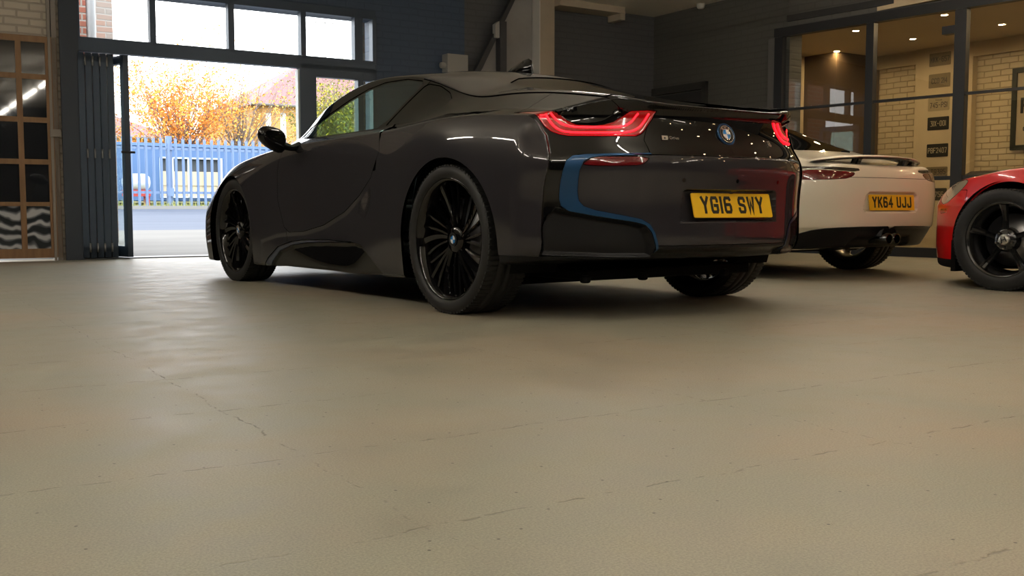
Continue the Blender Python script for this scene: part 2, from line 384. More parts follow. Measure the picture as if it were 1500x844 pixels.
# ---- block lettering (one stroke width), plates
GL = {
 'Y': [[(0, 1), (.5, .48), (1, 1)], [(.5, .48), (.5, 0)]],
 'G': [[(1, .78), (1, .86), (.86, 1), (.14, 1), (0, .86), (0, .14), (.14, 0), (.86, 0), (1, .14), (1, .46), (.55, .46)]],
 '1': [[(.5, 1), (.5, 0)]], 'I': [[(.5, 1), (.5, 0)]],
 '6': [[(.93, .90), (.84, 1), (.14, 1), (0, .86), (0, .14), (.14, 0), (.86, 0), (1, .14), (1, .40), (.86, .53), (0, .53)]],
 'S': [[(1, .80), (1, .86), (.86, 1), (.14, 1), (0, .86), (0, .66), (.14, .54), (.86, .46), (1, .34), (1, .14), (.86, 0), (.14, 0), (0, .14), (0, .22)]],
 'W': [[(0, 1), (.2, 0), (.5, .75), (.8, 0), (1, 1)]],
 'K': [[(0, 1), (0, 0)], [(1, 1), (.05, .42)], [(.32, .6), (1, 0)]],
 '4': [[(.72, 0), (.72, 1), (0, .3), (1, .3)]],
 'U': [[(0, 1), (0, .14), (.14, 0), (.86, 0), (1, .14), (1, 1)]],
 'J': [[(1, 1), (1, .14), (.86, 0), (.14, 0), (0, .14), (0, .25)]],
 'M': [[(0, 0), (0, 1), (.5, .4), (1, 1), (1, 0)]], 'X': [[(0, 0), (1, 1)], [(0, 1), (1, 0)]],
 '5': [[(1, 1), (0, 1), (0, .56), (.86, .56), (1, .44), (1, .14), (.86, 0), (.14, 0), (0, .14)]],
 'C': [[(1, .8), (1, .86), (.86, 1), (.14, 1), (0, .86), (0, .14), (.14, 0), (.86, 0), (1, .14), (1, .2)]],
 'O': [[(.14, 0), (0, .14), (0, .86), (.14, 1), (.86, 1), (1, .86), (1, .14), (.86, 0), (.14, 0)]],
 '0': [[(.14, 0), (0, .14), (0, .86), (.14, 1), (.86, 1), (1, .86), (1, .14), (.86, 0), (.14, 0)]],
 '2': [[(0, .8), (0, .86), (.14, 1), (.86, 1), (1, .86), (1, .6), (0, 0), (1, 0)]],
 '7': [[(0, 1), (1, 1), (.35, 0)]], 'P': [[(0, 0), (0, 1), (.86, 1), (1, .86), (1, .6), (.86, .48), (0, .48)]],
 '3': [[(0, 1), (1, 1), (.5, .56), (.86, .56), (1, .44), (1, .14), (.86, 0), (0, 0)]],
 'B': [[(0, 0), (0, 1), (.86, 1), (1, .86), (1, .64), (.86, .53), (0, .53)], [(.86, .53), (1, .42), (1, .12), (.86, 0), (0, 0)]],
 'F': [[(0, 0), (0, 1), (1, 1)], [(0, .52), (.8, .52)]], 'A': [[(0, 0), (.5, 1), (1, 0)], [(.2, .34), (.8, .34)]],
 'T': [[(0, 1), (1, 1)], [(.5, 1), (.5, 0)]], '9': [[(0, .14), (.14, 0), (.86, 0), (1, .14), (1, .86), (.86, 1), (.14, 1), (0, .86), (0, .56), (.14, .44), (1, .44)]],
 '8': [[(.14, 0), (0, .14), (0, .44), (.14, .54), (.86, .54), (1, .66), (1, .86), (.86, 1), (.14, 1), (0, .86), (0, .66), (.14, .54), (.86, .54), (1, .44), (1, .14), (.86, 0), (.14, 0)]],
 '-': [[(.15, .5), (.85, .5)]], 'R': [[(0, 0), (0, 1), (.86, 1), (1, .86), (1, .6), (.86, .48), (0, .48)], [(.5, .48), (1, 0)]],
 'E': [[(1, 1), (0, 1), (0, 0), (1, 0)], [(0, .5), (.8, .5)]], 'D': [[(0, 0), (0, 1), (.75, 1), (1, .8), (1, .2), (.75, 0), (0, 0)]],
 'N': [[(0, 0), (0, 1), (1, 0), (1, 1)]], 'H': [[(0, 0), (0, 1)], [(1, 0), (1, 1)], [(0, .5), (1, .5)]],
}
def strokes(mb, txt, o, ax, ay, az, cw, ch, sw, gap, space=None):
    """lettering extruded along az starting at o, each glyph cw x ch"""
    x = 0; o, ax, ay, az = map(lambda q: np.array(q, float), (o, ax, ay, az))
    for c in txt:
        if c == ' ': x += (space if space is not None else cw*.66); continue
        w = cw if c not in '1I' else sw*1.0
        for pl in GL[c]:
            P = [np.array((x+sw/2+p[0]*(w-sw) if c not in '1I' else x+w/2, sw/2+p[1]*(ch-sw))) for p in pl]
            closed = np.allclose(P[0], P[-1]); n = len(P); L = []; Rr = []
            for i in range(n):
                if closed: a = P[i]-P[i-1 if i > 0 else n-2]; b = P[i+1 if i < n-1 else 1]-P[i]
                else: a = P[i]-P[i-1] if i > 0 else P[1]-P[0]; b = P[i+1]-P[i] if i < n-1 else a
                a = a/np.linalg.norm(a); b = b/np.linalg.norm(b); t = a+b; t /= np.linalg.norm(t)+1e-9
                nn = np.array((-t[1], t[0])); k = sw/2/max(.45, abs(nn@np.array((-a[1], a[0]))))
                e = 0
                if not closed and i == 0: e = -sw/2
                if not closed and i == n-1: e = sw/2
                L.append(P[i]+nn*k+t*e); Rr.append(P[i]-nn*k+t*e)
            for i in range(n-1):
                q = [L[i], L[i+1], Rr[i+1], Rr[i]]; mb.prism(q, o, ax, ay, az)
        x += w+gap
    return x-gap
def text_width(txt, cw, sw, gap, space): 
    x = 0
    for c in txt:
        if c == ' ': x += space
        else: x += (sw if c in '1I' else cw)+gap
    return x-gap
def glyphs(txt, o, ax, ay, az, cw, ch, sw, gap, space, m, parent, name='plate_character'):
    x = 0; ax = np.array(ax, float); o = np.array(o, float)
    for c in txt:
        if c == ' ': x += space; continue
        t = MB(); strokes(t, c, o+ax*x, ax, ay, az, cw, ch, sw, gap); t.build(name, m, parent); x += (sw if c in '1I' else cw)+gap
def uk_plate(parent, txt, loc, right, up, name='number_plate'):
    """yellow rear plate 520 x 111 with black characters; loc = centre of its back"""
    right = np.array(right, float); up = np.array(up, float); nrm = np.cross(right, up); loc = np.array(loc, float)
    mb = MB(); c = chaikin([(-.26, -.0555), (.26, -.0555), (.26, .0555), (-.26, .0555)], 0)
    r = .008; P = []
    for (cx, cy, a0) in ((.26-r, .0555-r, 0), (-.26+r, .0555-r, 90), (-.26+r, -.0555+r, 180), (.26-r, -.0555+r, 270)):
        for k in range(4): q = math.radians(a0+30*k); P.append((cx+r*math.cos(q), cy+r*math.sin(q)))
    mb.prism(P, loc, right, up, nrm*.004); o = mb.build(name, YEL, parent)
    cw, ch, sw, gap, sp = .050, .079, .0145, .011, .033
    w = text_width(txt, cw, sw, gap, sp); t = MB()
    glyphs(txt, loc-right*w/2-up*(ch/2-.002)+nrm*.004, right, up, nrm*.0012, cw, ch, sw, gap, sp, INK, o); return o
def to_mesh_text(body, size, mat_, parent, M, extrude=.0015, font_scale=(1, 1), bold=0.0, name='lettering'):
    cu = bpy.data.curves.new(name, 'FONT'); cu.body = body; cu.size = size; cu.extrude = extrude; cu.align_x = 'CENTER'; cu.align_y = 'CENTER'; cu.offset = bold
    tmp = bpy.data.objects.new(name, cu); COL.objects.link(tmp); dg = bpy.context.evaluated_depsgraph_get(); dg.update()
    me = bpy.data.meshes.new_from_object(tmp.evaluated_get(dg)); bpy.data.objects.remove(tmp); bpy.data.curves.remove(cu)
    me.transform(M @ Matrix.Diagonal((font_scale[0], font_scale[1], 1, 1))); me.materials.clear(); me.materials.append(mat_)
    return link(bpy.data.objects.new(name, me), parent)
def frame_matrix(o, ax, ay):
    ax = Vector(ax).normalized(); ay = Vector(ay).normalized(); az = ax.cross(ay)
    M = Matrix((ax, ay, az)).transposed().to_4x4(); M.translation = Vector(o); return M

# ---- hull parts to objects
def hull_part(hull, name, VT, mat_, parent, off=0.0, thick=.010, sides=(1, -1), project=True):
    V, T = VT
    if project: V = hull.project(V, 1)
    N = hull.normal(V); V = V+N*off
    E = np.concatenate([T[:, [0, 1]], T[:, [1, 2]], T[:, [2, 0]]]); key = np.sort(E, 1)
    _, idx, cnt = np.unique(key, axis=0, return_index=True, return_counts=True); B = E[idx[cnt == 1]]
    seam = (V[B[:, 0], 1] < .002) & (V[B[:, 1], 1] < .002); B = B[~seam]
    VV, NN, TT = [V], [N], [T]
    if thick and len(B):
        a, b = V[B[:, 0]], V[B[:, 1]]; na, nb = N[B[:, 0]], N[B[:, 1]]; a2 = a-na*thick; b2 = b-nb*thick
        e = b-a; fn = np.cross(e, na); fn /= (np.linalg.norm(fn, axis=1, keepdims=True)+1e-9); k = len(B); o = len(V)
        VV.append(np.concatenate([a, b, b2, a2])); NN.append(np.concatenate([fn]*4))
        i = np.arange(k)+o; TT.append(np.concatenate([np.stack([i, i+k, i+2*k], 1)[:, ::-1], np.stack([i, i+2*k, i+3*k], 1)[:, ::-1]]))
    V = np.concatenate(VV); N = np.concatenate(NN); T = np.concatenate(TT)
    oV, oN, oT = [], [], []; base = 0
    for s_ in sides:
        m = np.array([1, s_, 1.0]); oV.append(V*m); oN.append(N*m); oT.append((T if s_ > 0 else T[:, ::-1])+base); base += len(V)
    return mesh_np(name, np.concatenate(oV), np.concatenate(oT)[:, ::-1], mat_, parent, np.concatenate(oN))
# ================================================================== black coupe
def bake(fn, a0, a1, b0, b1, st=.0025):
    A = np.arange(a0, a1, st); B = np.arange(b0, b1, st); G, H = np.meshgrid(A, B, indexing='ij'); M = fn(G, H)
    def f(a, b):
        fa = np.clip((a-a0)/st, 0, len(A)-1.001); fb = np.clip((b-b0)/st, 0, len(B)-1.001); i = fa.astype(int); j = fb.astype(int); u = fa-i; v = fb-j
        return M[i, j]*(1-u)*(1-v)+M[i+1, j]*u*(1-v)+M[i, j+1]*(1-u)*v+M[i+1, j+1]*u*v
    return f
P_LIGHT = [(.842,.921),(.828,.889),(.809,.850),(.790,.828),(.765,.815),(.735,.808),(.629,.806),(.488,.808),(.462,.818),(.442,.834),(.424,.855),(.398,.887),(.380,.921),(.420,.923),(.500,.917),(.512,.908),(.531,.894),(.569,.870),(.607,.858),(.644,.854),(.700,.858),(.727,.876),(.750,.902),(.775,.918)]
P_LIN = [(.512,.908),(.531,.893),(.569,.868),(.607,.856),(.644,.852),(.703,.857),(.729,.876),(.750,.897),(.765,.912),(.74,.926),(.60,.930),(.53,.926),(.505,.918)]
P_REFL = chaikin([(.722,.680),(.708,.697),(.685,.714),(.655,.719),(.468,.719),(.490,.695),(.515,.680),(.62,.677)], 2)
BO = [(.456,.735),(.60,.732),(.704,.728),(.748,.722),(.772,.700),(.784,.655),(.789,.60),(.789,.54),(.782,.508),(.755,.486),(.665,.464),(.522,.438),(.478,.424),(.455,.395),(.438,.350),(.425,.305)]
BI = [(.412,.305),(.425,.352),(.440,.395),(.462,.430),(.50,.452),(.665,.489),(.705,.507),(.722,.530),(.727,.565),(.728,.617),(.726,.660),(.714,.697),(.690,.713),(.60,.721),(.456,.725)]
P_BLUE = BO+BI
P_OUT = [(.425,.285),(.438,.350),(.455,.395),(.478,.424),(.522,.438),(.665,.464),(.755,.486),(.80,.50),(.835,.46),(.846,.40),(.842,.295),(.60,.285)]
YQ = lerp1([.15,.22,.27,.29,.40,.62,.74,.81,.85,.88,.93,1.0], [.60,.76,.83,.85,.857,.850,.832,.819,.832,.850,.872,.90])
def _td(y, z):
    d = .045*sstep(-polysd(P_LIN, y, z), 0, .014)
    d = d+.035*sstep(-polysd(P_OUT, y, z), 0, .02)
    d = d+.030*sstep(-polysd([(-.4,.437),(.318,.437),(.306,.572),(.29,.582),(-.4,.582)], y, z), 0, .010)
    d = d+.006*sstep(-polysd(P_LIGHT, y, z), 0, .006)
    d = d-.016*sstep(y-YQ(z), -.012, .004)*sstep(z, .26, .33)*sstep(.91-z, 0, .05)      # wing edge stands proud of the bumper
    d = d-.010*sstep(.727-z, -.003, .003)*sstep(.62-y, 0, .12)
    lip = sstep(z, .925, .955)*sstep(.46-y, 0, .05); d = d-.014*lip                                # boot spoiler lip
    d = d+.05*sstep(.325-z, 0, .03)*sstep(.44-y, 0, .03)                                           # centre of diffuser sits back
    return d
TD = bake(_td, 0, 1.1, .0, 1.3)
def coupe_tail(y, z): return _rc(z)+_plan(y)+TD(y, z)
L_CREASE = [(2.30,.30),(2.05,.345),(1.66,.365),(1.40,.405),(1.13,.485),(.94,.575),(.80,.665),(.715,.80)]
P_SCOOP = L_CREASE+[(.2,1.1),(-.5,1.1),(-.5,-.5),(2.6,-.5)]
P_DOOR = [(2.02,.965),(2.045,.80),(2.02,.55),(1.93,.385),(1.86,.355),(1.66,.362),(1.40,.402),(1.13,.482),(.94,.572),(.80,.662),(.715,.80),(.765,.90),(.66,1.20),(.80,1.232),(1.00,1.245),(1.25,1.235),(1.50,1.185),(1.75,1.09)]
P_SILL = [(2.20,.05),(2.14,.16),(2.02,.235),(1.84,.275),(1.62,.296),(1.41,.303),(1.02,.310),(.93,.300),(.86,.262),(.63,.13),(.60,.05)]
P_STRIP = [(2.28,.12),(2.20,.185),(2.04,.262),(1.84,.300),(1.62,.316),(1.30,.318),(1.05,.313),(1.02,.308),(1.41,.300),(1.62,.293),(1.84,.272),(2.02,.232),(2.14,.157),(2.17,.12)]
P_WIN = [(2.03,.955),(1.70,.938),(1.30,.938),(.945,.940),(.86,.985),(.715,1.165),(.74,1.19),(.90,1.215),(1.12,1.218),(1.30,1.195),(1.50,1.145),(1.70,1.080),(1.90,1.015)]
P_QWIN = [(.855,.950),(.69,1.155),(.66,1.165),(.56,1.145),(.45,1.10),(.385,1.06),(.380,1.03),(.41,.995),(.48,.950)]
def _sd(x, z):
    s = polysd(P_SCOOP, x, z); ln = linesd(L_CREASE, x, z)
    d = -.008*sstep(-s, 0, .03)*np.exp(-(ln/.20)**2)*(1-.7*sstep(x, 1.4, 2.2))*sstep(x, .72, 1.10)*sstep(.78-z, 0, .22)
    d = d-.014*sstep(-polysd(P_SILL, x, z), 0, .02)
    d = d-.007*sstep(-polysd(P_STRIP, x, z), 0, .008)
    return d
SDM = bake(_sd, .3, 2.5, .0, 1.0)
def coupe_extra(x, y, z):
    w = sstep(y, .6, .75)*(x > .3)*(x < 2.5)
    return -SDM(x, z)*w
hull = Hull(ST, coupe_tail, i8_nose, _zc, k=.022, extra=coupe_extra)
def theta_row(stations, t, zc):
    gx = np.linspace(min(a for a, _ in stations), max(a for a, _ in stations), 200); S = ncs([a for a, _ in stations], [r for _, r in stations])(gx)
    out = []
    for x, s_ in zip(gx, S):
        c = bspl(s_, 60*(len(s_)-1)+1); q = c[int(round(t*60))]; out.append(math.atan2(q[1]-zc(x), q[0]))
    return lambda x: np.interp(x, gx, out)
TH_E = theta_row(ST, 3.5, _zc); TH_SH = theta_row(ST, 7.05, _zc)
def above(th, zc): return lambda x, y, z: (th(x)-np.arctan2(z-zc(x), y))*.85
def arch(cx, rx, rz, zc=.35, ylim=.56):
    return lambda x, y, z: np.maximum((np.hypot((x-cx)/rx, np.maximum(z-zc, 0)/rz)-1)*rz, ylim-y)
def side(P, ylim=.5):
    P = np.array(P); return lambda x, y, z: np.maximum(polysd(P, x, z), ylim-y)
def topv(P, zlim=.8):
    P = np.array(P); return lambda x, y, z: np.maximum(polysd(P, x, y), zlim-z)
def rear(P, xlim=-.35):
    P = np.array(P); return lambda x, y, z: np.maximum(polysd(P, y, z), x-xlim)
mx = np.maximum; mn = np.minimum
edge_up = above(TH_E, _zc)
P_RSCREEN = [(.30,-.2),(.30,.30),(.24,.40),(.05,.44),(-.30,.445),(-.60,.42),(-.80,.37),(-.80,-.2)]
P_WSCR = [(2.42,-.2),(2.40,.25),(2.30,.50),(2.14,.66),(1.95,.640),(1.60,.600),(1.30,.57),(1.26,.40),(1.24,.0),(1.24,-.2)]
P_BONNET = [(2.44,-.2),(2.42,.27),(2.32,.52),(2.28,.70),(3.0,.70),(3.45,.60),(3.62,.3),(3.66,-.2)]
coupe_regions = [
 (None, arch(0, .418, .385), 0), (None, arch(2.8, .372, .375), 0),
 ('underbody', lambda x, y, z: mx(z-.20, y-.875), 0),
 ('tail_light', rear(P_LIGHT)), ('rear_reflector', rear(P_REFL)), ('blue_trim', rear(P_BLUE), .0008),
 ('air_outlet', rear([(.428,.28)]+P_OUT[1:]), .001),
 ('diffuser', lambda x, y, z: mx(x+.36, mn(z-.292, mx(z-.335, y-.44)))),
 ('boot_lid', lambda x, y, z: mx(mx(x+.62, .727-z), mx(y-.46, y-.40-.55*np.maximum(.90-z, 0)-1.2*mx(z-.93, 0)))),
 ('rear_bumper', lambda x, y, z: mx(mx(x+.40, z-.727), mx(y-.86, y-.73))),
 ('rear_panel', lambda x, y, z: mx(mx(x+.40, y-YQ(z)), edge_up(x, y, z)*-1+.0)),
 ('rear_screen', topv(P_RSCREEN)),
 ('windscreen', topv(P_WSCR, .85)), ('bonnet', topv(P_BONNET, .5)),
 ('roof_rail', lambda x, y, z: mx(mx(x-.735, edge_up(x, y, z)), -.74-x)),
 ('side_window', side(P_WIN)), ('quarter_window', side(P_QWIN)),
 ('window_surround', side([(2.32,.945),(2.05,.945),(1.70,.925),(.78,.928),(.765,.95),(.66,1.20),(.70,1.32),(2.32,1.32)], .4)),
 ('roof_panel', lambda x, y, z: mx(edge_up(x, y, z), x-2.3)),
 ('side_skirt', side(P_SILL, .6)), ('skirt_strip', side(P_STRIP, .6)),
 ('door', side(P_DOOR)),
 ('quarter_panel', lambda x, y, z: mx(mx(x-1.9, -above(TH_SH, _zc)(x, y, z)), mn(x-.74, mx(x-1.9, z-.70)))),
 ('pillar_panel', lambda x, y, z: x-1.0),
 ('front_wing', lambda x, y, z: x-3.33), ('front_bumper', lambda x, y, z: x-9),
]
CAMZ, PITCH = .4885, -.0756
CYAW, CX, CY = .6317, .4562, 5.3917
car = empty('coupe', (CX, CY, 0), CYAW+math.pi/2)
tag(car, 'black and dark grey sports coupe with blue rear trim and lit red tail lights', 'car')
V0, T0 = hull.grid(-.22, 3.1, 330, 190, 46, 330)
parts = carve(hull, V0, T0, coupe_regions)
PM = {'underbody': MATTE, 'tail_light': RLENS, 'rear_reflector': RDARK, 'blue_trim': BLUE, 'air_outlet': SATIN, 'diffuser': SATIN, 'boot_lid': BLK, 'rear_bumper': GREY, 'rear_panel': BLK,
      'rear_screen': WINDK, 'windscreen': WINTINT, 'bonnet': BLK, 'roof_rail': GREY, 'side_window': WINTINT, 'quarter_window': WINDK, 'roof_panel': BLK, 'side_skirt': BLK, 'window_surround': BLK, 'skirt_strip': STRIP,
      'door': GREY, 'quarter_panel': GREY, 'pillar_panel': BLK, 'front_wing': GREY, 'front_bumper': GREY}
LB = {'boot_lid': 'gloss black boot lid with spoiler lip', 'blue_trim': 'blue C-shaped trim bar', 'roof_rail': 'grey rear roof rails around the black glass', 'rear_screen': 'dark glass rear screen'}
SIDED = {'tail_light', 'rear_reflector', 'blue_trim', 'air_outlet', 'side_window', 'quarter_window', 'side_skirt', 'skirt_strip', 'door', 'quarter_panel', 'pillar_panel', 'front_wing', 'window_surround'}
doors = {}; lights = {}
for k, vt in sorted(parts.items(), key=lambda q: q[0] != 'door' and q[0] != 'quarter_panel'):
    off = .004 if k in ('quarter_panel', 'door', 'front_wing', 'roof_rail') else (.003 if k in ('blue_trim', 'skirt_strip') else 0)
    if k in ('side_window', 'quarter_window'): off = -.003
    for s_ in ([1], [-1]) if k in SIDED else ([1, -1],):
        par = car
        if k in ('side_window', 'window_surround'): par = doors[s_[0]]
        o = hull_part(hull, k, vt, PM[k], par, off, .012, s_)
        if k in LB: o['label'] = LB[k]
        if k == 'door': doors[s_[0]] = o
        if k == 'tail_light': lights[s_[0]] = o
        parts_o = o
        if k == 'boot_lid': BOOT = o
# dark inner shell behind the panel gaps, open at the windows
inner = carve(hull, V0, T0, [(None, arch(0, .425, .39), 0), (None, arch(2.8, .38, .38), 0), (None, side(P_WIN), 0), (None, side(P_QWIN), 0), (None, topv(P_WSCR, .85), 0), (None, topv(P_RSCREEN[:1]+[(.22,.30),(.2,.36),(.0,.41),(-.2,.41),(-.2,-.2)]), 0), ('inner_shell', lambda x, y, z: x-99, 0)])
hull_part(hull, 'inner_shell', inner['inner_shell'], MATTE, car, -.014, 0, [1, -1])
def spath(Pyz, dx=.004, s_=1): return [(float(coupe_tail(np.array([y]), np.array([z]))[0])-dx, s_*y, z) for y, z in Pyz]
def densify(P, n=60):
    P = chaikin(P, 3, False); d = np.r_[0, np.cumsum(np.hypot(*np.diff(P, axis=0).T))]; t = np.linspace(0, d[-1], n)
    return np.stack([np.interp(t, d, P[:, 0]), np.interp(t, d, P[:, 1])], 1)
N1 = densify([(.783,.908),(.764,.880),(.742,.856),(.700,.846),(.620,.846),(.540,.847),(.495,.866),(.462,.908)])
N2 = densify([(.800,.905),(.782,.862),(.764,.838),(.733,.823),(.624,.822),(.517,.823),(.466,.842),(.432,.878),(.413,.908)])
for s_ in (1, -1):
    for P_ in (N1, N2):
        mb = MB(); mb.tube(spath(P_, .003, s_), .0042, 8); mb.build('light_guide', RGLOW, lights[s_])['label'] = 'glowing red light guide line'
    mb = MB()
    for z in (.899, .889): mb.tube(spath([(.820, z), (.795, z)], .003, s_), .0025, 6)
    mb.build('light_guide', RGLOW, lights[s_])
# wheel wells
for cx in (0, 2.8):
    for s_ in (1, -1):
        mb = MB(); r = .40 if cx == 0 else .385
        mb.lathe([(r+.02, .87*s_), (r+.02, .60*s_), (.0, .58*s_)], 40, (cx, 0, .35), 'y', a0=-.35, a1=math.pi+.35)
        mb.build('wheel_well', MATTE, car)
def tyre_profile(R, rim, w, off=0):
    """outer profile radius/axial (axial + = outboard)"""
    h = w/2; t = R-rim
    return [(rim-.012, -h*.80), (rim, -h*.90), (rim+t*.3, -h*.99), (rim+t*.62, -h), (R-.012, -h*.96), (R-.003, -h*.90), (R, -h*.80), (R, -h*.44), (R-.007, -h*.43), (R-.007, -h*.38), (R, -h*.37), (R+.001, -h*.05), (R-.007, -h*.04), (R-.007, h*.02), (R+.001, h*.03),
            (R, h*.37), (R-.007, h*.38), (R-.007, h*.43), (R, h*.44), (R, h*.80), (R-.003, h*.90), (R-.012, h*.96), (rim+t*.62, h), (rim+t*.3, h*.99), (rim+.004, h*.94), (rim, h*.90), (rim-.012, h*.80)]
def wheel(parent, cx, cy, cz, R, rim, w, s_, spokes, cap, steer=0, treads=90, rimmat=None, nuts=None, disc=ALU, name='wheel'):
    """rim mesh with tyre, cap, brake as sub parts; built at origin with axis y outboard"""
    rm = MB(); h = w/2
    rm.lathe([(rim+.004, h*.86), (rim+.002, h*.90), (rim-.008, h*.90), (rim-.016, h*.78), (rim-.026, h*.55), (rim-.036, h*.2), (rim-.040, -h*.5), (rim-.010, -h*.86), (rim+.004, -h*.86)], 72)
    spokes(rm, rim, h)
    # the rim is mirrored for the other side of the car
    if s_ < 0: rm.v = [(x, -y, z) for x, y, z in rm.v]
    o = rm.build(name, rimmat or BLK, parent, loc=(cx, cy, cz), rz=steer)
    t = MB(); pr = tyre_profile(R, rim, w); pr = [(a, b*s_) for a, b in pr]; t.lathe(pr, 96)
    for k in range(treads):
        q = 2*math.pi*k/treads
        for b0, b1 in ((.46, .93), (-.46, -.93)):
            a = np.array((math.cos(q), 0, math.sin(q))); tt = np.array((-math.sin(q), 0, math.cos(q)))
            t.obox(a*(R-.0035)+np.array((0, (b0+b1)/2*h, 0)), a*.005, tt*.0075, (0, (b1-b0)/2*h, 0))
    t.build('tyre', RUBBER, o)
    d = MB(); y0 = -.02*s_; d.lathe([(.0, y0), (rim*.70, y0), (rim*.70, y0-.03*s_), (0, y0-.03*s_)], 48); d.build('brake_disc', disc, o)
    b = MB(); a0 = .2
    b.lathe([(rim*.50, y0+.035*s_), (rim*.78, y0+.035*s_), (rim*.80, y0-.05*s_), (rim*.5, y0-.05*s_), (rim*.5, y0+.035*s_)], 10, a0=math.pi-.35, a1=math.pi+.35); b.build('brake_caliper', SATIN, o)
    cap(o, h, s_)
    return o
def turbine(mb, rim, h):
    """twenty slanted blades in pairs round a small hub"""
    yh = h*.62
    mb.lathe([(0, yh), (.055, yh), (.066, yh-.012), (.070, yh-.05), (0, yh-.05)], 40)
    for k in range(5):
        base = 2*math.pi*k/5+.25
        def blade(a_in, a_out, w0, w1, y_in, y_out, th=.012, r0=.055, r1=None):
            r1 = r1 or rim-.012; n = 8; P = []
            for i in range(n+1):
                t = i/n; r = r0+(r1-r0)*t; a = base+a_in+(a_out-a_in)*t**1.1; w = w0+(w1-w0)*t; y = y_in+(y_out-y_in)*t
                er = np.array((math.cos(a), 0, math.sin(a))); et = np.array((-math.sin(a), 0, math.cos(a))); c = er*r
                P.append([c+et*w/2+np.array((0, y-th*.6, 0)), c+et*w*.42+np.array((0, y, 0)), c-et*w*.30+np.array((0, y-.004, 0)), c-et*w/2+np.array((0, y-th*1.8, 0)), c+np.array((0, y-.03, 0))])
            V = [q for r_ in P for q in r_]; F = []
            for i in range(n):
                for j in range(5): F.append((i*5+j, i*5+(j+1) % 5, (i+1)*5+(j+1) % 5, (i+1)*5+j))
            F += [(0, 1, 2, 3, 4), tuple(range(n*5+4, n*5-1, -1))]; mb.add(V, F, False)
        yo = h*.70
        blade(-.10, -.34, .020, .040, yh-.006, yo); blade(.10, -.05, .016, .015, yh-.004, yo-.004)
        blade(.32, .20, .013, .022, yh-.012, yo-.002); blade(.46, .50, .010, .013, yh-.016, yo-.010); blade(-.34, -.60, .010, .014, yh-.02, yo-.014, r0=.06)
def quadrant_badge(parent, c, ax, ay, r, name='roundel', depth=.006):
    """round badge: chrome ring, black ring with letters, blue and white quarters"""
    ax = np.array(ax, float); ay = np.array(ay, float); az = np.cross(ax, ay); c = np.array(c, float); n = 40
    def ring(mb, r0, r1, z0, z1, a0=0, a1=2*math.pi, m=n):
        pts = []
        for k in range(m+1):
            q = a0+(a1-a0)*k/m; e = ax*math.cos(q)+ay*math.sin(q); pts.append((c+e*r0+az*z0, c+e*r1+az*z0, c+e*r1+az*z1, c+e*r0+az*z1))
        V = [p for q in pts for p in q]; F = []
        for k in range(m):
            for j in range(4): F.append((k*4+j, k*4+(j+1) % 4, (k+1)*4+(j+1) % 4, (k+1)*4+j))
        F += [(0, 1, 2, 3), tuple(m*4+j for j in (3, 2, 1, 0))]; mb.add(V, F)
    mb = MB(); mb.mat(CHROME); ring(mb, r*.93, r, 0, depth); mb.mat(INK); ring(mb, r*.62, r*.93, 0, depth*.8)
    mb.mat(CHROME); ring(mb, r*.57, r*.62, 0, depth*.9)
    wh = mat('badge_white', (.75, .75, .75), .25, 0, 1); bl = mat('badge_blue', (.02, .20, .55), .25, 0, 1)
    for k in range(4):
        mb.mat(bl if k % 2 else wh); ring(mb, 0.0005, r*.57, 0, depth*.85, math.pi/2*k, math.pi/2*(k+1), 10)
    mb.mat(CHROME)
    for ch, a in (('B', 128), ('M', 90), ('W', 52)):
        q = math.radians(a); e = ax*math.cos(q)+ay*math.sin(q); tx = ax*math.sin(q)-ay*math.cos(q); w = r*.30
        strokes(mb, ch, c+e*r*.66-tx*w/2+az*depth*.8, tx, e, az*.0008, w, r*.22, r*.06, 0)
    return mb.build(name, None, parent)
def coupe_cap(o, h, s_): quadrant_badge(o, (0, s_*(h*.62+.001), 0), (s_*-1, 0, 0), (0, 0, 1), .034, 'centre_cap', .004)
wheel(car, 0, .955-.1225, .351, .351, .290, .245, 1, turbine, coupe_cap)
wheel(car, 0, -(.955-.1225), .351, .351, .290, .245, -1, turbine, coupe_cap)
wheel(car, 2.8, .915-.1075, .351, .351, .288, .215, 1, turbine, coupe_cap)
wheel(car, 2.8, -(.915-.1075), .351, .351, .288, .215, -1, turbine, coupe_cap)
# boot lid badges
xq = lambda y, z: float(coupe_tail(np.array([abs(y)]), np.array([z]))[0])
dz = (xq(0, .86)-xq(0, .80))/.06; upv = np.array((dz, 0, 1.0)); upv /= np.linalg.norm(upv)
bc = np.array((xq(0, .832)-.002, 0, .832)); R_ = (0, -1, 0)
mb = MB(); nrm = np.cross(R_, upv)
V = []; F = []; n = 48
prof = [(.044, -.004), (.054, -.004), (.056, .002), (.052, .006), (.046, .005), (.043, 0)]
for k in range(n):
    q = 2*math.pi*k/n; e = np.array(R_)*math.cos(q)+upv*math.sin(q)
    for r, a in prof: V.append(bc+e*r+nrm*a)
m_ = len(prof)
for k in range(n):
    for j in range(m_): F.append((k*m_+j, k*m_+(j+1) % m_, ((k+1) % n)*m_+(j+1) % m_, ((k+1) % n)*m_+j))
mb.add(V, F, True); mb.build('badge_ring', BLUE, BOOT)['label'] = 'blue ring around the round badge'
quadrant_badge(BOOT, bc, R_, upv, .042, 'roundel', .006)
def tangent_at(y, z):
    p = np.array((xq(y, z), y, z)); a = np.array((xq(y-.02, z), y-.02, z))-np.array((xq(y+.02, z), y+.02, z)); u = np.array((xq(y, z+.01), y, z+.01))-np.array((xq(y, z-.01), y, z-.01))
    a /= np.linalg.norm(a); u -= a*(u@a); u /= np.linalg.norm(u); return p, a, u, np.cross(a, u)
p, a, u, nn_ = tangent_at(.33, .803)
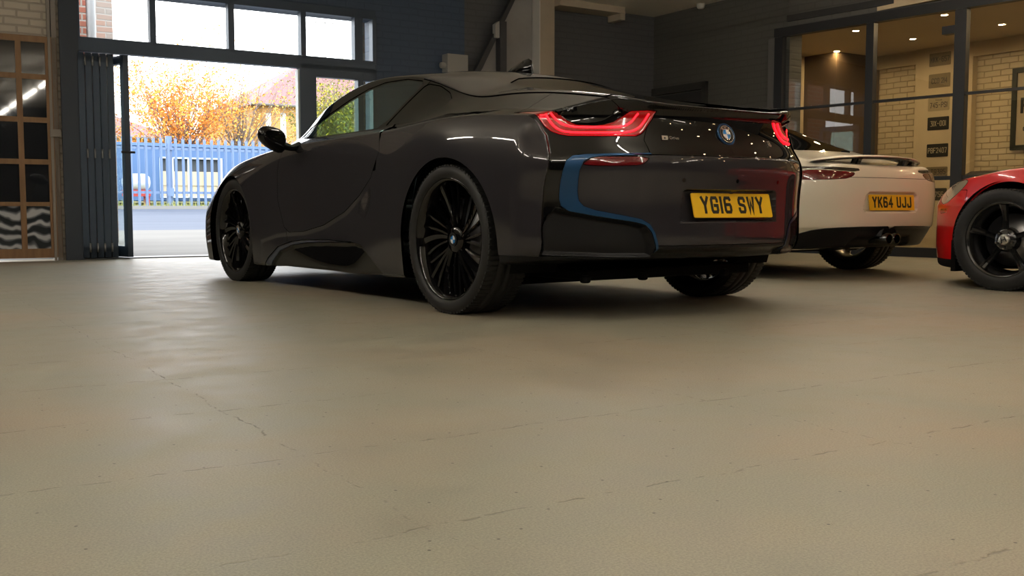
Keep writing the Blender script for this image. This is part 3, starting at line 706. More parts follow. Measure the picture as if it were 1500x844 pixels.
mb = MB(); o_ = p-a*.047-u*.011; mb.prism([(.0,.0),(.028,.0),(.034,.010),(.034,.022),(.004,.022)], o_+nn_*.001, a, u, nn_*.002)
mb.build('script_badge', CHROME, BOOT)['label'] = 'small chrome script badge'
M = frame_matrix(p+nn_*.0032-a*.030, a, u); to_mesh_text('e', .022, INK, BOOT, M, .0006, name='badge_letter')
M = frame_matrix(p+nn_*.002+a*.018, a, u); to_mesh_text('Drive', .021, CHROME, BOOT, M, .001, name='badge_lettering')
p, a, u, nn_ = tangent_at(-.315, .80)
M = frame_matrix(p+nn_*.002, a, u); to_mesh_text('i8', .045, CHROME, BOOT, M, .0015, name='badge_lettering')
# plate, lamps over it
px_ = float(_rc(.509))+.010+.030
uk_plate(car, 'YG16 SWY', (-.917, 0, .510), (0, -1, 0), np.array((.24, 0, .97))/np.hypot(.24, .97), 'number_plate')
PL = mat('plate_lamp', (1, 1, 1), .3, emit=(1, .97, .9), es=14)
for y in (.10, -.10):
    mb = MB(); mb.box(-.905, -.89, y-.025, y+.025, .575, .580); mb.build('plate_lamp', PL, car)
for y in (.31, -.31, .0):
    p, a, u, nn_ = tangent_at(y, .62); mb = MB(); V = [p+nn_*.001+a*.009*math.cos(q)+u*.009*math.sin(q) for q in np.linspace(0, 2*math.pi, 17)[:-1]]
    mb.add(V+[v+nn_*.001 for v in V], [tuple(range(16)), tuple(range(31, 15, -1))]+[(i, (i+1) % 16, 16+(i+1) % 16, 16+i) for i in range(16)]); mb.build('parking_sensor', BLK, car)
# roof fin
mb = MB(); P_ = [(.62,0),(.50,.028),(.43,.052),(.385,.056),(.375,.03),(.37,0)]
V = []; ws = [.004,.030,.022,.012,.010,.016]
for (x, z), w in zip([(.86,0),(.76,.028),(.66,.055),(.61,.064),(.585,.056),(.57,.0)], ws):
    zz = .55+float(hull.rho(np.array([x]), np.array([math.pi/2]))[0])
    z *= 1.35; V += [(x, -w, zz-.012), (x, w, zz-.012), (x, w*.25, zz+z), (x, -w*.25, zz+z)]
F = []
for i in range(5):
    for j in range(4): F.append((i*4+j, i*4+(j+1) % 4, (i+1)*4+(j+1) % 4, (i+1)*4+j))
F += [(0, 1, 2, 3), (23, 22, 21, 20)]; mb.add(V, F, True); mb.build('roof_aerial', BLK, car)['label'] = 'gloss black shark fin aerial'
# mirrors
for s_ in (1, -1):
    mb = MB(); V = []; F = []; nu, nv = 20, 14; c = np.array((1.80, 1.040, .918))
    for i in range(nu):
        for j in range(nv+1):
            a = 2*math.pi*i/nu; b = math.pi*j/nv-math.pi/2; cb = math.cos(b)**.6 if abs(b) < 1.57 else 0
            x = .075*math.sin(b)+(.03 if 0 else 0); r = cb; yy = math.copysign(abs(math.cos(a))**.75, math.cos(a))*.100*r; zz = math.copysign(abs(math.sin(a))**.8, math.sin(a))*(.062 if math.sin(a) > 0 else .108-.058*(yy/.10+1)/2)*r
            zz += .012*(yy/.10)+.012; x2 = x*(1 if x > 0 else .45)-.03*(yy/.10)
            V.append((c[0]+x2, s_*(c[1]+yy), c[2]+zz))
    for i in range(nu):
        for j in range(nv): F.append((i*(nv+1)+j, i*(nv+1)+j+1, ((i+1) % nu)*(nv+1)+j+1, ((i+1) % nu)*(nv+1)+j))
    mb.add(V, F, True); mb.tube([(1.86, s_*.84, .885), (1.84, s_*.90, .872), (1.82, s_*.97, .885)], [.030, .020, .026], 10)
    dm = mb.build('door_mirror', BLK, doors[s_]); 
# interior
TRIM = noisy('cabin_black', (.010, .010, .010), (.018, .017, .017), 12, .6)
LEATH = noisy('seat_leather', (.02, .02, .022), (.03, .03, .032), 20, .5)
mb = MB(); mb.box(.15, 2.35, -.78, .78, .24, .28); mb.box(2.0, 2.30, -.76, .76, .28, .84); mb.box(1.88, 2.1, -.74, .74, .66, .86); mb.box(.05, .20, -.64, .64, .28, .92); mb.box(.3, 1.95, -.13, .13, .28, .56); mb.build('cabin_tub', TRIM, car, bevel=.02)
for y in (.38, -.38):
    mb = MB(); mb.box(.82, 1.36, y-.25, y+.25, .36, .52); b_ = MB()
    mb.obox((.74, y, .78), (.055, 0, 0), (0, .25, 0), (-.10, 0, .29)); mb.obox((.635, y, 1.09), (.045, 0, 0), (0, .13, 0), (-.03, 0, .08)); mb.build('seat', LEATH, car, bevel=.035)
mb = MB(); V = []
ring = [(1.70+.0*0+.09*math.sin(q)*0-.06*math.sin(q), -.38+.185*math.cos(q), .80+.175*math.sin(q)) for q in np.linspace(0, 2*math.pi, 33)]
mb.tube(ring, .014, 8, cap=False); mb.obox((1.71, -.38, .80), (.012, 0, 0), (0, .17, 0), (0, 0, .02)); mb.tube([(1.72, -.38, .80), (1.95, -.38, .74)], .03); mb.build('steering_wheel', TRIM, car)
mb = MB(); mb.box(1.42, 1.45, -.10, .10, 1.13, 1.19); mb.tube([(1.44, 0, 1.17), (1.50, 0, 1.21)], .01); mb.build('rear_view_mirror', TRIM, car, bevel=.01)
# head lights
for s_ in (1, -1):
    mb = MB(); 
    for y in (.62, .72): mb.lathe([(0, .02), (.035, .015), (.045, -.01), (.045, -.05)], 20, (3.53-.5*(y-.62), s_*y, .56), 'x')
    mb.build('head_lamp', CHROME, car)
# exhaust hardware under tail seen against the floor
mb = MB()
for y in (.25, -.3, .6): mb.box(-.62, -.58, y-.02, y+.02, .165, .20)
mb.box(-.55, .0, -.55, .55, .17, .22); mb.box(.0, 2.6, -.70, .70, .12, .22); mb.build('floor_tray', MATTE, car, bevel=.01)
# ================================================================== white coupe
def sec2(ct, tm, ca, be, sh, us, ms, ls, si): return sec(ct, tm, ca, be, sh, us, ms, ls, si)
STW = [
 (3.55, sec(.50, (.3,.50), (.5,.49), (.68,.47), (.80,.43), (.84,.38), (.86,.32), (.86,.24), (.84,.15))),
 (3.10, sec(.66, (.3,.665), (.5,.68), (.68,.69), (.80,.66), (.86,.56), (.88,.42), (.88,.28), (.86,.15))),
 (2.60, sec(.77, (.3,.775), (.5,.79), (.70,.80), (.81,.77), (.875,.68), (.895,.52), (.89,.30), (.87,.14))),
 (2.10, sec(.87, (.33,.87), (.5,.87), (.70,.86), (.80,.82), (.865,.70), (.88,.52), (.88,.30), (.86,.14))),
 (1.70, sec(1.08, (.33,1.07), (.56,1.03), (.71,.88), (.80,.83), (.86,.70), (.87,.52), (.87,.30), (.86,.14))),
 (1.30, sec(1.23, (.31,1.22), (.54,1.18), (.72,.90), (.80,.84), (.86,.70), (.87,.52), (.87,.30), (.86,.14))),
 (0.90, sec(1.285, (.31,1.28), (.53,1.23), (.72,.91), (.81,.85), (.87,.72), (.88,.52), (.87,.30), (.86,.14))),
 (0.50, sec(1.24, (.31,1.23), (.53,1.17), (.72,.92), (.83,.87), (.90,.74), (.905,.52), (.90,.30), (.88,.15))),
 (0.15, sec(1.12, (.32,1.11), (.54,1.04), (.72,.90), (.85,.86), (.92,.76), (.93,.54), (.925,.32), (.90,.16))),
 (-.20, sec(.98, (.33,.975), (.56,.935), (.72,.87), (.84,.82), (.91,.73), (.925,.56), (.92,.34), (.89,.19))),
 (-.55, sec(.875, (.34,.87), (.56,.85), (.70,.815), (.80,.775), (.87,.70), (.89,.56), (.885,.34), (.86,.22))),
 (-1.0, sec(.79, (.34,.788), (.54,.775), (.66,.755), (.75,.72), (.82,.65), (.84,.55), (.83,.36), (.81,.24)))]
_plw = tab1([0, .3, .5, .65, .75, .85, .95], [0, .015, .05, .11, .18, .30, .50])
_rcw = tab1([.1, .2, .3, .36, .45, .6, .68, .74, .78, .84, .92, 1.0], [-.72, -.80, -.87, -.905, -.92, -.93, -.925, -.915, -.90, -.88, -.88, -.85])
PW_DIF = chaikin([(-.1,.375),(.45,.372),(.66,.36),(.78,.315),(.86,.26),(.86,.10),(-.1,.10)], 1)
PW_LIGHT = chaikin([(.385,.752),(.42,.724),(.50,.706),(.80,.700),(.81,.72),(.80,.775),(.60,.768),(.43,.760)], 1)
def _tdw(y, z):
    d = .028*sstep(-polysd([(-.5,.47),(.29,.47),(.32,.50),(.30,.60),(.26,.625),(-.5,.625)], y, z), 0, .025)
    d = d+.05*sstep(-polysd([(-.1,.31),(.30,.31),(.36,.26),(.36,.10),(-.1,.10)], y, z), 0, .04)
    d = d+.012*sstep(.372-z, 0, .02)
    return d
TDW = bake(_tdw, 0, 1.1, 0, 1.2)
hw = Hull(STW, lambda y, z: _rcw(z)+_plw(y)+TDW(y, z), lambda y, z: 3.43-tab_n(y)-.4*np.maximum(z-.5, 0)-.2*np.maximum(.3-z, 0), _zc, k=.03)
tab_n = tab1([0, .4, .6, .75, .85, 1.0], [0, .05, .14, .26, .42, .75])
WHITE = mat('white_paint', (.80, .74, .60), .3, 0, 1)
BLKG = mat('black_trim_gloss', (.006, .006, .006), .2, 0, .6)
GLASSD = thin_glass('dark_cabin_glass', (.05, .055, .05))
wc = empty('coupe', (2.735, 7.42, 0), math.radians(34)+math.pi/2)
ofs = .90   # root stands under the rear axle
wc.location = (2.735-math.sin(math.radians(34))*ofs, 7.42+math.cos(math.radians(34))*ofs, 0)
tag(wc, 'white sports coupe with a raised rear spoiler parked beside the glazed office', 'car')
TH_W = theta_row(STW, 3.5, _zc); upw = above(TH_W, _zc)
Vw, Tw = hw.grid(-.25, 2.9, 150, 110, 24, 170)
wreg = [(None, arch(0, .375, .37, .34), 0), (None, arch(2.475, .365, .365, .34), 0),
 ('underbody', lambda x, y, z: mx(z-.19, y-.84), 0),
 ('tail_light', rear(PW_LIGHT)), ('rear_diffuser', rear(PW_DIF, -.42)),
 ('light_bar', rear([(.34,.770),(.40,.762),(.60,.776),(.80,.785),(.80,.80),(.58,.792),(.40,.784),(.34,.782)], -.5)),
 ('rear_screen', topv([(.30,-.2),(.30,.42),(-.22,.40),(-.30,.30),(-.30,-.2)])),
 ('windscreen', topv([(2.18,-.2),(2.08,.45),(1.90,.60),(1.60,.55),(1.40,.50),(1.38,-.2)], .8)),
 ('side_window', side([(1.85,.885),(.30,.925),(.18,.96),(.35,1.06),(.62,1.16),(.95,1.195),(1.25,1.165),(1.6,1.05)])),
 ('boot_lid', topv([(-.34,-.2),(-.34,.52),(-.80,.50),(-.845,.3),(-.855,-.2)], .7)),
 ('door', side([(1.78,.87),(1.80,.5),(1.72,.27),(.75,.27),(.62,.40),(.52,.87)])),
 ('bonnet', topv([(2.2,-.2),(2.1,.5),(2.0,.64),(2.8,.62),(3.2,.5),(3.3,-.2)], .5)),
 ('rear_bumper', lambda x, y, z: mx(x+.40, z-.72)),
 ('body_shell', lambda x, y, z: x-9)]
pw_ = carve(hw, Vw, Tw, wreg)
wm = {'underbody': MATTE, 'tail_light': RDARK, 'rear_diffuser': SATIN, 'light_bar': BLKG, 'rear_screen': GLASSD, 'windscreen': GLASSD, 'side_window': GLASSD, 'boot_lid': WHITE, 'door': WHITE, 'bonnet': WHITE, 'rear_bumper': WHITE, 'body_shell': WHITE}
for k, vt in pw_.items():
    for s_ in ([1], [-1]) if k in ('tail_light', 'side_window', 'door', 'light_bar') else ([1, -1],):
        hull_part(hw, k, vt, wm[k], wc, 0, .012, s_)
iw = carve(hw, Vw, Tw, [(None, arch(0, .38, .375, .34), 0), (None, arch(2.475, .37, .37, .34), 0), ('inner_shell', lambda x, y, z: x-99, 0)])
hull_part(hw, 'inner_shell', iw['inner_shell'], MATTE, wc, -.016, 0, [1, -1])
# raised spoiler
def wing(mb, x0, zc, hwid, chord, th, sweep, droop):
    n = 24; V = []; F = []; prof = [(0, 0), (.25, .55), (.6, .8), (1, .25), (1, 0), (.55, -.35), (.2, -.35)]; m = len(prof)
    for i in range(n+1):
        t = -1+2*i/n; y = hwid*math.sin(t*math.pi/2); e = abs(y/hwid); c = chord*(1-.55*e**4); x = x0+sweep*e**2
        for a, b in prof: V.append((x+c*.5-a*c, y, zc-droop*e**2.5+b*th*(1-.5*e**4)))
    for i in range(n):
        for j in range(m): F.append((i*m+j, i*m+(j+1) % m, (i+1)*m+(j+1) % m, (i+1)*m+j))
    F += [tuple(range(m)), tuple(range(n*m+m-1, n*m-1, -1))]; mb.add(V, F, True)
mb = MB(); wing(mb, -.79, .872, .60, .20, .022, .12, .030); sp_ = mb.build('spoiler', WHITE, wc)
mb = MB(); wing(mb, -.795, .863, .58, .18, .012, .12, .030); mb.build('spoiler_underside', BLKG, sp_)
for y in (.27, -.27):
    mb = MB()
    for dx in (-.045, .0): mb.obox((-.77+dx, y, .826), (.008, 0, 0), (0, .018, 0), (-.022, 0, .040))
    mb.obox((-.79, y, .860), (.05, 0, 0), (0, .022, 0), (0, 0, .006)); mb.build('spoiler_strut', BLKG, wc)
mb = MB(); mb.box(-.905, -.885, -.10, .10, .868, .884); 
uk_plate(wc, 'YK64 UJJ', (-.908, 0, .545), (0, -1, 0), np.array((.10, 0, .995)))
# exhaust, twin centre pipes
mb = MB(); 
for y in (.045, -.045): mb.lathe([(.030, 0), (.040, 0), (.042, .10), (.040, .30)], 28, (-.93, y, .285), 'x'); mb.lathe([(0, .08), (.031, .06)], 28, (-.93, y, .285), 'x')
mb.build('exhaust_pipe', mat('dark_chrome', (.08, .08, .08), .15, 1), wc)
mb = MB(); mb.lathe([(.085, 0), (.10, .01), (.11, .05), (.11, .25)], 30, (-.895, 0, .300), 'x', a0=.0, a1=math.pi); mb.build('exhaust_surround', SATIN, wc)
def five(mb, rim, h, wid=(.05, .075), y_in=.62, y_out=.80, th=.016, split=0, n=5, a0=.3):
    yh = h*y_in; mb.lathe([(0, yh), (.058, yh), (.072, yh-.012), (.078, yh-.05), (0, yh-.05)], 40)
    for k in range(n):
        base = 2*math.pi*k/n+a0; m = 8; V = []; F = []
        for i in range(m+1):
            t = i/m; r = .05+(rim-.062)*t; er = np.array((math.cos(base), 0, math.sin(base))); et = np.array((-math.sin(base), 0, math.cos(base)))
            w = wid[0]+(wid[1]-wid[0])*t**2-.012*math.sin(math.pi*t); y = yh+(h*y_out-yh)*t-.010*math.sin(math.pi*t); c = er*r
            V += [c+et*w/2+np.array((0, y-th, 0)), c+et*w*.40+np.array((0, y, 0)), c+et*w*.16+np.array((0, y-.003-split, 0)), c-et*w*.16+np.array((0, y-.003-split, 0)), c-et*w*.40+np.array((0, y, 0)), c-et*w/2+np.array((0, y-th, 0)), c+np.array((0, y-th*2.2, 0))]
        for i in range(m):
            for j in range(7): F.append((i*7+j, i*7+(j+1) % 7, (i+1)*7+(j+1) % 7, (i+1)*7+j))
        F += [tuple(range(7)), tuple(range(m*7+6, m*7-1, -1))]; mb.add(V, F, False)
SILV = mat('silver_wheel', (.45, .44, .42), .3, .9)
def plain_cap(o, h, s_): mb = MB(); mb.lathe([(0, h*.62*s_+.006*s_), (.028, h*.62*s_+.005*s_), (.033, h*.62*s_-.004*s_)], 32); mb.build('centre_cap', CHROME, o)
for cx, w_ in ((0, .265), (2.475, .235)):
    for s_ in (1, -1):
        wheel(wc, cx, s_*(.905-w_/2), .338, .338, .262, w_, s_, five, plain_cap, rimmat=SILV, treads=70)
        mb = MB(); mb.lathe([(.385, .84*s_), (.385, .56*s_), (0, .54*s_)], 30, (cx, 0, .338), 'y', a0=-.3, a1=math.pi+.3); mb.build('wheel_well', MATTE, wc)
for s_ in (1, -1):
    mb = MB(); V = []; 
    mb.obox((1.72, s_*.93, .90), (.045, 0, 0), (0, .085, 0), (0, 0, .055)); mb.tube([(1.76, s_*.80, .87), (1.74, s_*.87, .88)], .02); mb.build('door_mirror', WHITE, wc, bevel=.03)
mb = MB(); mb.box(.3, 2.0, -.7, .7, .2, .26); 
for y in (.36, -.36): mb.box(.75, 1.25, y-.24, y+.24, .26, .45); mb.obox((.66, y, .74), (.06, 0, 0), (0, .24, 0), (-.08, 0, .32))
mb.build('seats', LEATH, wc, bevel=.03)

# ================================================================== red roadster
STR_ = [
 (3.35, sec(.44, (.3,.44), (.5,.435), (.64,.42), (.74,.39), (.79,.35), (.81,.30), (.81,.22), (.79,.13))),
 (3.00, sec(.60, (.3,.605), (.5,.62), (.64,.635), (.76,.61), (.83,.52), (.85,.40), (.85,.27), (.83,.12))),
 (2.70, sec(.675, (.3,.68), (.5,.695), (.66,.71), (.78,.69), (.845,.60), (.865,.45), (.86,.27), (.84,.12))),
 (2.40, sec(.73, (.3,.735), (.5,.745), (.66,.76), (.79,.74), (.855,.65), (.875,.48), (.87,.28), (.85,.13))),
 (2.00, sec(.785, (.33,.785), (.5,.79), (.68,.785), (.79,.75), (.85,.65), (.86,.48), (.855,.28), (.84,.13))),
 (1.60, sec(.84, (.33,.84), (.52,.84), (.69,.82), (.79,.77), (.845,.65), (.85,.48), (.85,.28), (.84,.13))),
 (1.30, sec(1.03, (.30,1.02), (.50,.98), (.68,.84), (.79,.78), (.845,.66), (.85,.48), (.85,.28), (.84,.13))),
 (0.95, sec(1.21, (.30,1.20), (.48,1.15), (.68,.85), (.79,.79), (.845,.67), (.855,.48), (.85,.28), (.84,.13))),
 (0.60, sec(1.24, (.30,1.23), (.48,1.17), (.68,.86), (.79,.80), (.85,.68), (.86,.48), (.855,.28), (.84,.14))),
 (0.25, sec(1.12, (.30,1.11), (.48,1.06), (.68,.88), (.80,.82), (.86,.70), (.87,.50), (.865,.30), (.84,.15))),
 (-.05, sec(.92, (.33,.92), (.50,.91), (.68,.88), (.80,.83), (.865,.71), (.875,.50), (.87,.30), (.84,.16))),
 (-.50, sec(.87, (.33,.87), (.50,.865), (.66,.85), (.77,.80), (.84,.70), (.86,.50), (.85,.30), (.82,.19))),
 (-.95, sec(.80, (.33,.80), (.50,.79), (.62,.77), (.72,.73), (.79,.66), (.81,.50), (.80,.32), (.78,.22)))]
tab_r = tab1([0, .3, .5, .62, .72, .80, .9], [0, .05, .15, .26, .40, .60, .95])
hr = Hull(STR_, lambda y, z: -.86+_plw(y)*1.0-.0*z, lambda y, z: 3.22-tab_r(y)-.9*np.maximum(z-.52, 0)**1.2-.15*np.maximum(.25-z, 0), _zc, k=.035)
RED = mat('red_paint', (.62, .006, .008), .3, 0, 1)
ry = math.radians(36)
rc_ = empty('roadster', (0, 0, 0), ry+math.pi/2)
wx, wy = 3.05, 6.28; Fx, Fy = -math.sin(ry), math.cos(ry); Lx, Ly = -math.cos(ry), -math.sin(ry)
rc_.location = (wx-Fx*2.4-Lx*.80, wy-Fy*2.4-Ly*.80, 0)
tag(rc_, 'red roadster with black five-spoke wheels, only its front corner in view', 'car')
TH_R = theta_row(STR_, 3.5, _zc); upr = above(TH_R, _zc)
Vr, Tr = hr.grid(-.2, 2.55, 130, 30, 70, 150)
P_HL = chaikin([(3.02,.555),(2.93,.52),(2.80,.60),(2.72,.672),(2.76,.69),(2.90,.665),(3.02,.60)], 1)
rreg = [(None, arch(0, .345, .35, .31), 0), (None, arch(2.4, .350, .355, .31), 0),
 ('underbody', lambda x, y, z: mx(z-.17, y-.80), 0),
 ('head_lamp', side(P_HL, .30)), ('side_marker', side([(2.99,.47),(2.90,.475),(2.90,.50),(2.99,.497)], .4)),
 ('front_grille', lambda x, y, z: mx(2.8-x, boxsd(y, z, 0, .27, .42, .055, .03))),
 ('windscreen', topv([(1.62,-.2),(1.55,.40),(1.44,.56),(1.15,.50),(1.02,.44),(1.02,-.2)], .7)),
 ('side_window', side([(1.35,.845),(.40,.875),(.42,1.0),(.62,1.10),(.95,1.10),(1.2,.99)])),
 ('soft_top', lambda x, y, z: mx(mx(x-1.25, -.12-x), .885-z)),
 ('bonnet', topv([(1.66,-.2),(1.60,.45),(1.72,.62),(2.2,.66),(2.8,.60),(3.06,.42),(3.12,-.2)], .5)),
 ('door', side([(1.50,.82),(1.52,.40),(1.45,.25),(.55,.25),(.42,.40),(.38,.84)])),
 ('front_bumper', lambda x, y, z: mx(2.72-x, z-.62)), ('body_shell', lambda x, y, z: x-9)]
LENS = mat('clear_lamp_lens', (.42, .36, .26), .06, .3, 1)
rm_ = {'underbody': MATTE, 'head_lamp': LENS, 'side_marker': mat('red_marker', (.5, .01, .01), .2, 0, 1), 'front_grille': SATIN, 'windscreen': GLASSD, 'side_window': GLASSD, 'soft_top': noisy('soft_top_cloth', (.01, .01, .01), (.02, .02, .02), 60, .9), 'bonnet': RED, 'door': RED, 'front_bumper': RED, 'body_shell': RED}
for k, vt in carve(hr, Vr, Tr, rreg).items():
    for s_ in ([1], [-1]) if k in ('head_lamp', 'side_marker', 'side_window', 'door') else ([1, -1],): hull_part(hr, k, vt, rm_[k], rc_, 0, .014, s_)
ir = carve(hr, Vr, Tr, [(None, arch(0, .35, .355, .31), 0), (None, arch(2.4, .355, .36, .31), 0), ('inner_shell', lambda x, y, z: x-99, 0)])
hull_part(hr, 'inner_shell', ir['inner_shell'], MATTE, rc_, -.016, 0, [1, -1])
def h_cap(o, h, s_):
    y = h*.62*s_; mb = MB(); mb.lathe([(0, y+.008*s_), (.030, y+.008*s_), (.034, y+.003*s_), (.034, y-.01*s_)], 36); c = mb.build('centre_cap', mat('cap_silver', (.5, .48, .44), .3, .8), o)
    mb = MB(); ax = np.array((-s_*1.0, 0, 0)); up_ = np.array((0, 0, 1.0)); oo = np.array((0, y+.008*s_, 0)); a_ = .35
    for P_ in ([(-.019,-.017),(-.012,-.017),(-.010,-.002),(.010,-.002),(.012,-.017),(.019,-.017),(.014,.018),(.008,.018),(.009,.004),(-.009,.004),(-.008,.018),(-.014,.018)],):
        mb.prism([(p[0]*math.cos(a_)-p[1]*math.sin(a_), p[0]*math.sin(a_)+p[1]*math.cos(a_)) for p in P_], oo, ax, up_, np.array((0, .0015*s_, 0)))
    mb.build('cap_emblem', INK, c)
    for k in range(5):
        q = 2*math.pi*k/5+.3+math.pi/5; mb = MB(); mb.lathe([(0, y+.004*s_), (.008, y+.003*s_), (.010, y-.008*s_)], 6, (.052*math.cos(q), 0, .052*math.sin(q)), 'y', smooth=False); mb.build('wheel_nut', CHROME, o)
RIMB = mat('satin_black_wheel', (.010, .010, .010), .22, .0, .6)
sp5 = lambda mb, rim, h: five(mb, rim, h, (.042, .058), .55, .84, .016, .010)
for cx in (0, 2.4):
    for s_ in (1, -1):
        wheel(rc_, cx, s_*(.80), .310, .310, .232, .215, s_, sp5, h_cap, rimmat=RIMB, treads=80)
        mb = MB(); mb.lathe([(.365, .82*s_), (.365, .52*s_), (0, .50*s_)], 30, (cx, 0, .31), 'y', a0=-.5, a1=math.pi+.5); mb.build('wheel_well', MATTE, rc_)
mb = MB(); mb.box(1.98, 2.02, .64, .82, .10, .34); mb.build('mud_guard', MATTE, rc_)
mb = MB(); mb.box(2.74, 2.77, .66, .82, .10, .30); mb.build('mud_guard', MATTE, rc_)
for s_ in (1, -1):
    mb = MB(); mb.obox((1.40, s_*.90, .88), (.04, 0, 0), (0, .08, 0), (0, 0, .05)); mb.tube([(1.42, s_*.76, .83), (1.42, s_*.86, .86)], .018); mb.build('door_mirror', RED, rc_, bevel=.025)
# ================================================================== the building (u,n,z frame turned 32.5 degrees)
ROT = math.radians(32.5); NW = 10.86; CEIL = 3.10
def rb(mb, name, m=None, parent=None, bevel=0): 
    if parent is None: return mb.build(name, m, None, bevel, (0, 0, 0), ROT)
    return mb.build(name, m, parent, bevel)
def U2W(u, n, z=0): return (u*math.cos(ROT)-n*math.sin(ROT), u*math.sin(ROT)+n*math.cos(ROT), z)
def floor_mat():
    m = mat('painted_floor', (.3, .27, .2), .5, spec=.9); b = m.node_tree.nodes['Principled BSDF']; tc = nd(m, 'ShaderNodeTexCoord'); O = tc.outputs['Object']
    n1 = nd(m, 'ShaderNodeTexNoise', in_Scale=.55, in_Detail=5.0, in_Roughness=.55); lk(m, O, n1.inputs['Vector'])
    n2 = nd(m, 'ShaderNodeTexNoise', in_Scale=6.0, in_Detail=6.0, in_Roughness=.65); lk(m, O, n2.inputs['Vector'])
    n3 = nd(m, 'ShaderNodeTexNoise', in_Scale=240.0, in_Detail=3.0, in_Roughness=.7); lk(m, O, n3.inputs['Vector'])
    r1 = ramp(m, n1.outputs['Fac'], [(.38, (.300, .262, .190)), (.5, (.258, .248, .186)), (.63, (.302, .250, .178))])
    r2 = ramp(m, n2.outputs['Fac'], [(.32, (.86, .86, .86)), (.52, (1, 1, 1)), (.70, (1.07, 1.06, 1.03))])
    mu = nd(m, 'ShaderNodeMixRGB', blend_type='MULTIPLY'); mu.inputs[0].default_value = 1; lk(m, r1.outputs[0], mu.inputs[1]); lk(m, r2.outputs[0], mu.inputs[2])
    r3 = ramp(m, n3.outputs['Fac'], [(.38, (.80, .80, .80)), (.62, (1.16, 1.16, 1.16))])
    mu2 = nd(m, 'ShaderNodeMixRGB', blend_type='MULTIPLY'); mu2.inputs[0].default_value = 1; lk(m, mu.outputs[0], mu2.inputs[1]); lk(m, r3.outputs[0], mu2.inputs[2])
    # joint cracks of old flags telegraphing through the paint
    sp = nd(m, 'ShaderNodeSeparateXYZ'); wn = nd(m, 'ShaderNodeTexNoise', in_Scale=2.2, in_Detail=5.0, in_Roughness=.75); lk(m, O, wn.inputs['Vector'])
    wv = nd(m, 'ShaderNodeVectorMath', operation='MULTIPLY_ADD'); wv.inputs[1].default_value = (.10, .10, 0); lk(m, wn.outputs['Color'], wv.inputs[0]); lk(m, O, wv.inputs[2]); lk(m, wv.outputs[0], sp.inputs[0])
    def joint(sock, phase, per, wdt):
        a = nd(m, 'ShaderNodeMath', operation='SUBTRACT'); a.inputs[1].default_value = phase; lk(m, sock, a.inputs[0])
        p = nd(m, 'ShaderNodeMath', operation='PINGPONG'); p.inputs[1].default_value = per/2; lk(m, a.outputs[0], p.inputs[0])
        q = nd(m, 'ShaderNodeMapRange', interpolation_type='SMOOTHSTEP'); q.inputs['From Min'].default_value = 0; q.inputs['From Max'].default_value = wdt*1.15; q.inputs['To Min'].default_value = 1; q.inputs['To Max'].default_value = 0
        lk(m, p.outputs[0], q.inputs['Value']); return q.outputs[0]
    j1 = joint(sp.outputs[1], 1.38+.05, .545, .0042); j2 = joint(sp.outputs[0], .73+.05, .545*2, .0036)
    def dash(sock, scale, lo, hi, seed):
        n = nd(m, 'ShaderNodeTexNoise', in_Scale=scale, in_Detail=3.0); mp = nd(m, 'ShaderNodeMapping'); mp.inputs['Location'].default_value = (seed, seed*2, 0); lk(m, O, mp.inputs[0]); lk(m, mp.outputs[0], n.inputs['Vector'])
        q = nd(m, 'ShaderNodeMapRange', interpolation_type='SMOOTHSTEP'); q.inputs['From Min'].default_value = lo; q.inputs['From Max'].default_value = hi; lk(m, n.outputs['Fac'], q.inputs['Value'])
        k = nd(m, 'ShaderNodeMath', operation='MULTIPLY'); lk(m, sock, k.inputs[0]); lk(m, q.outputs[0], k.inputs[1]); return k.outputs[0]
    d1 = dash(dash(j1, 22, .44, .56, 3), .9, .36, .52, 9); d2 = dash(dash(j2, 22, .47, .58, 5), .9, .38, .55, 17)
    cr = nd(m, 'ShaderNodeMath', operation='MAXIMUM'); lk(m, d1, cr.inputs[0]); lk(m, d2, cr.inputs[1])
    # grit specks
    vo = nd(m, 'ShaderNodeTexVoronoi', voronoi_dimensions='2D', in_Scale=7.0); lk(m, O, vo.inputs['Vector'])
    s1 = nd(m, 'ShaderNodeMapRange'); s1.inputs['From Min'].default_value = .014; s1.inputs['From Max'].default_value = .024; s1.inputs['To Min'].default_value = 1; s1.inputs['To Max'].default_value = 0; lk(m, vo.outputs['Distance'], s1.inputs['Value'])
    s2 = nd(m, 'ShaderNodeSeparateColor'); lk(m, vo.outputs['Color'], s2.inputs[0]); s3 = nd(m, 'ShaderNodeMath', operation='GREATER_THAN'); s3.inputs[1].default_value = .38; lk(m, s2.outputs[0], s3.inputs[0])
    s4 = nd(m, 'ShaderNodeMath', operation='MULTIPLY'); lk(m, s1.outputs[0], s4.inputs[0]); lk(m, s3.outputs[0], s4.inputs[1])
    al = nd(m, 'ShaderNodeMath', operation='MAXIMUM'); c6 = nd(m, 'ShaderNodeMath', operation='MULTIPLY'); c6.inputs[1].default_value = .5; lk(m, cr.outputs[0], c6.inputs[0]); lk(m, c6.outputs[0], al.inputs[0]); lk(m, s4.outputs[0], al.inputs[1])
    mx_ = nd(m, 'ShaderNodeMixRGB'); mx_.inputs[2].default_value = (.05, .04, .03, 1); lk(m, al.outputs[0], mx_.inputs[0]); lk(m, mu2.outputs[0], mx_.inputs[1]); lk(m, mx_.outputs[0], b.inputs['Base Color'])
    # sheen and bump
    rr = nd(m, 'ShaderNodeMapRange'); rr.inputs['From Min'].default_value = .3; rr.inputs['From Max'].default_value = .7; rr.inputs['To Min'].default_value = .42; rr.inputs['To Max'].default_value = .60; lk(m, n2.outputs['Fac'], rr.inputs['Value']); lk(m, rr.outputs[0], b.inputs['Roughness'])
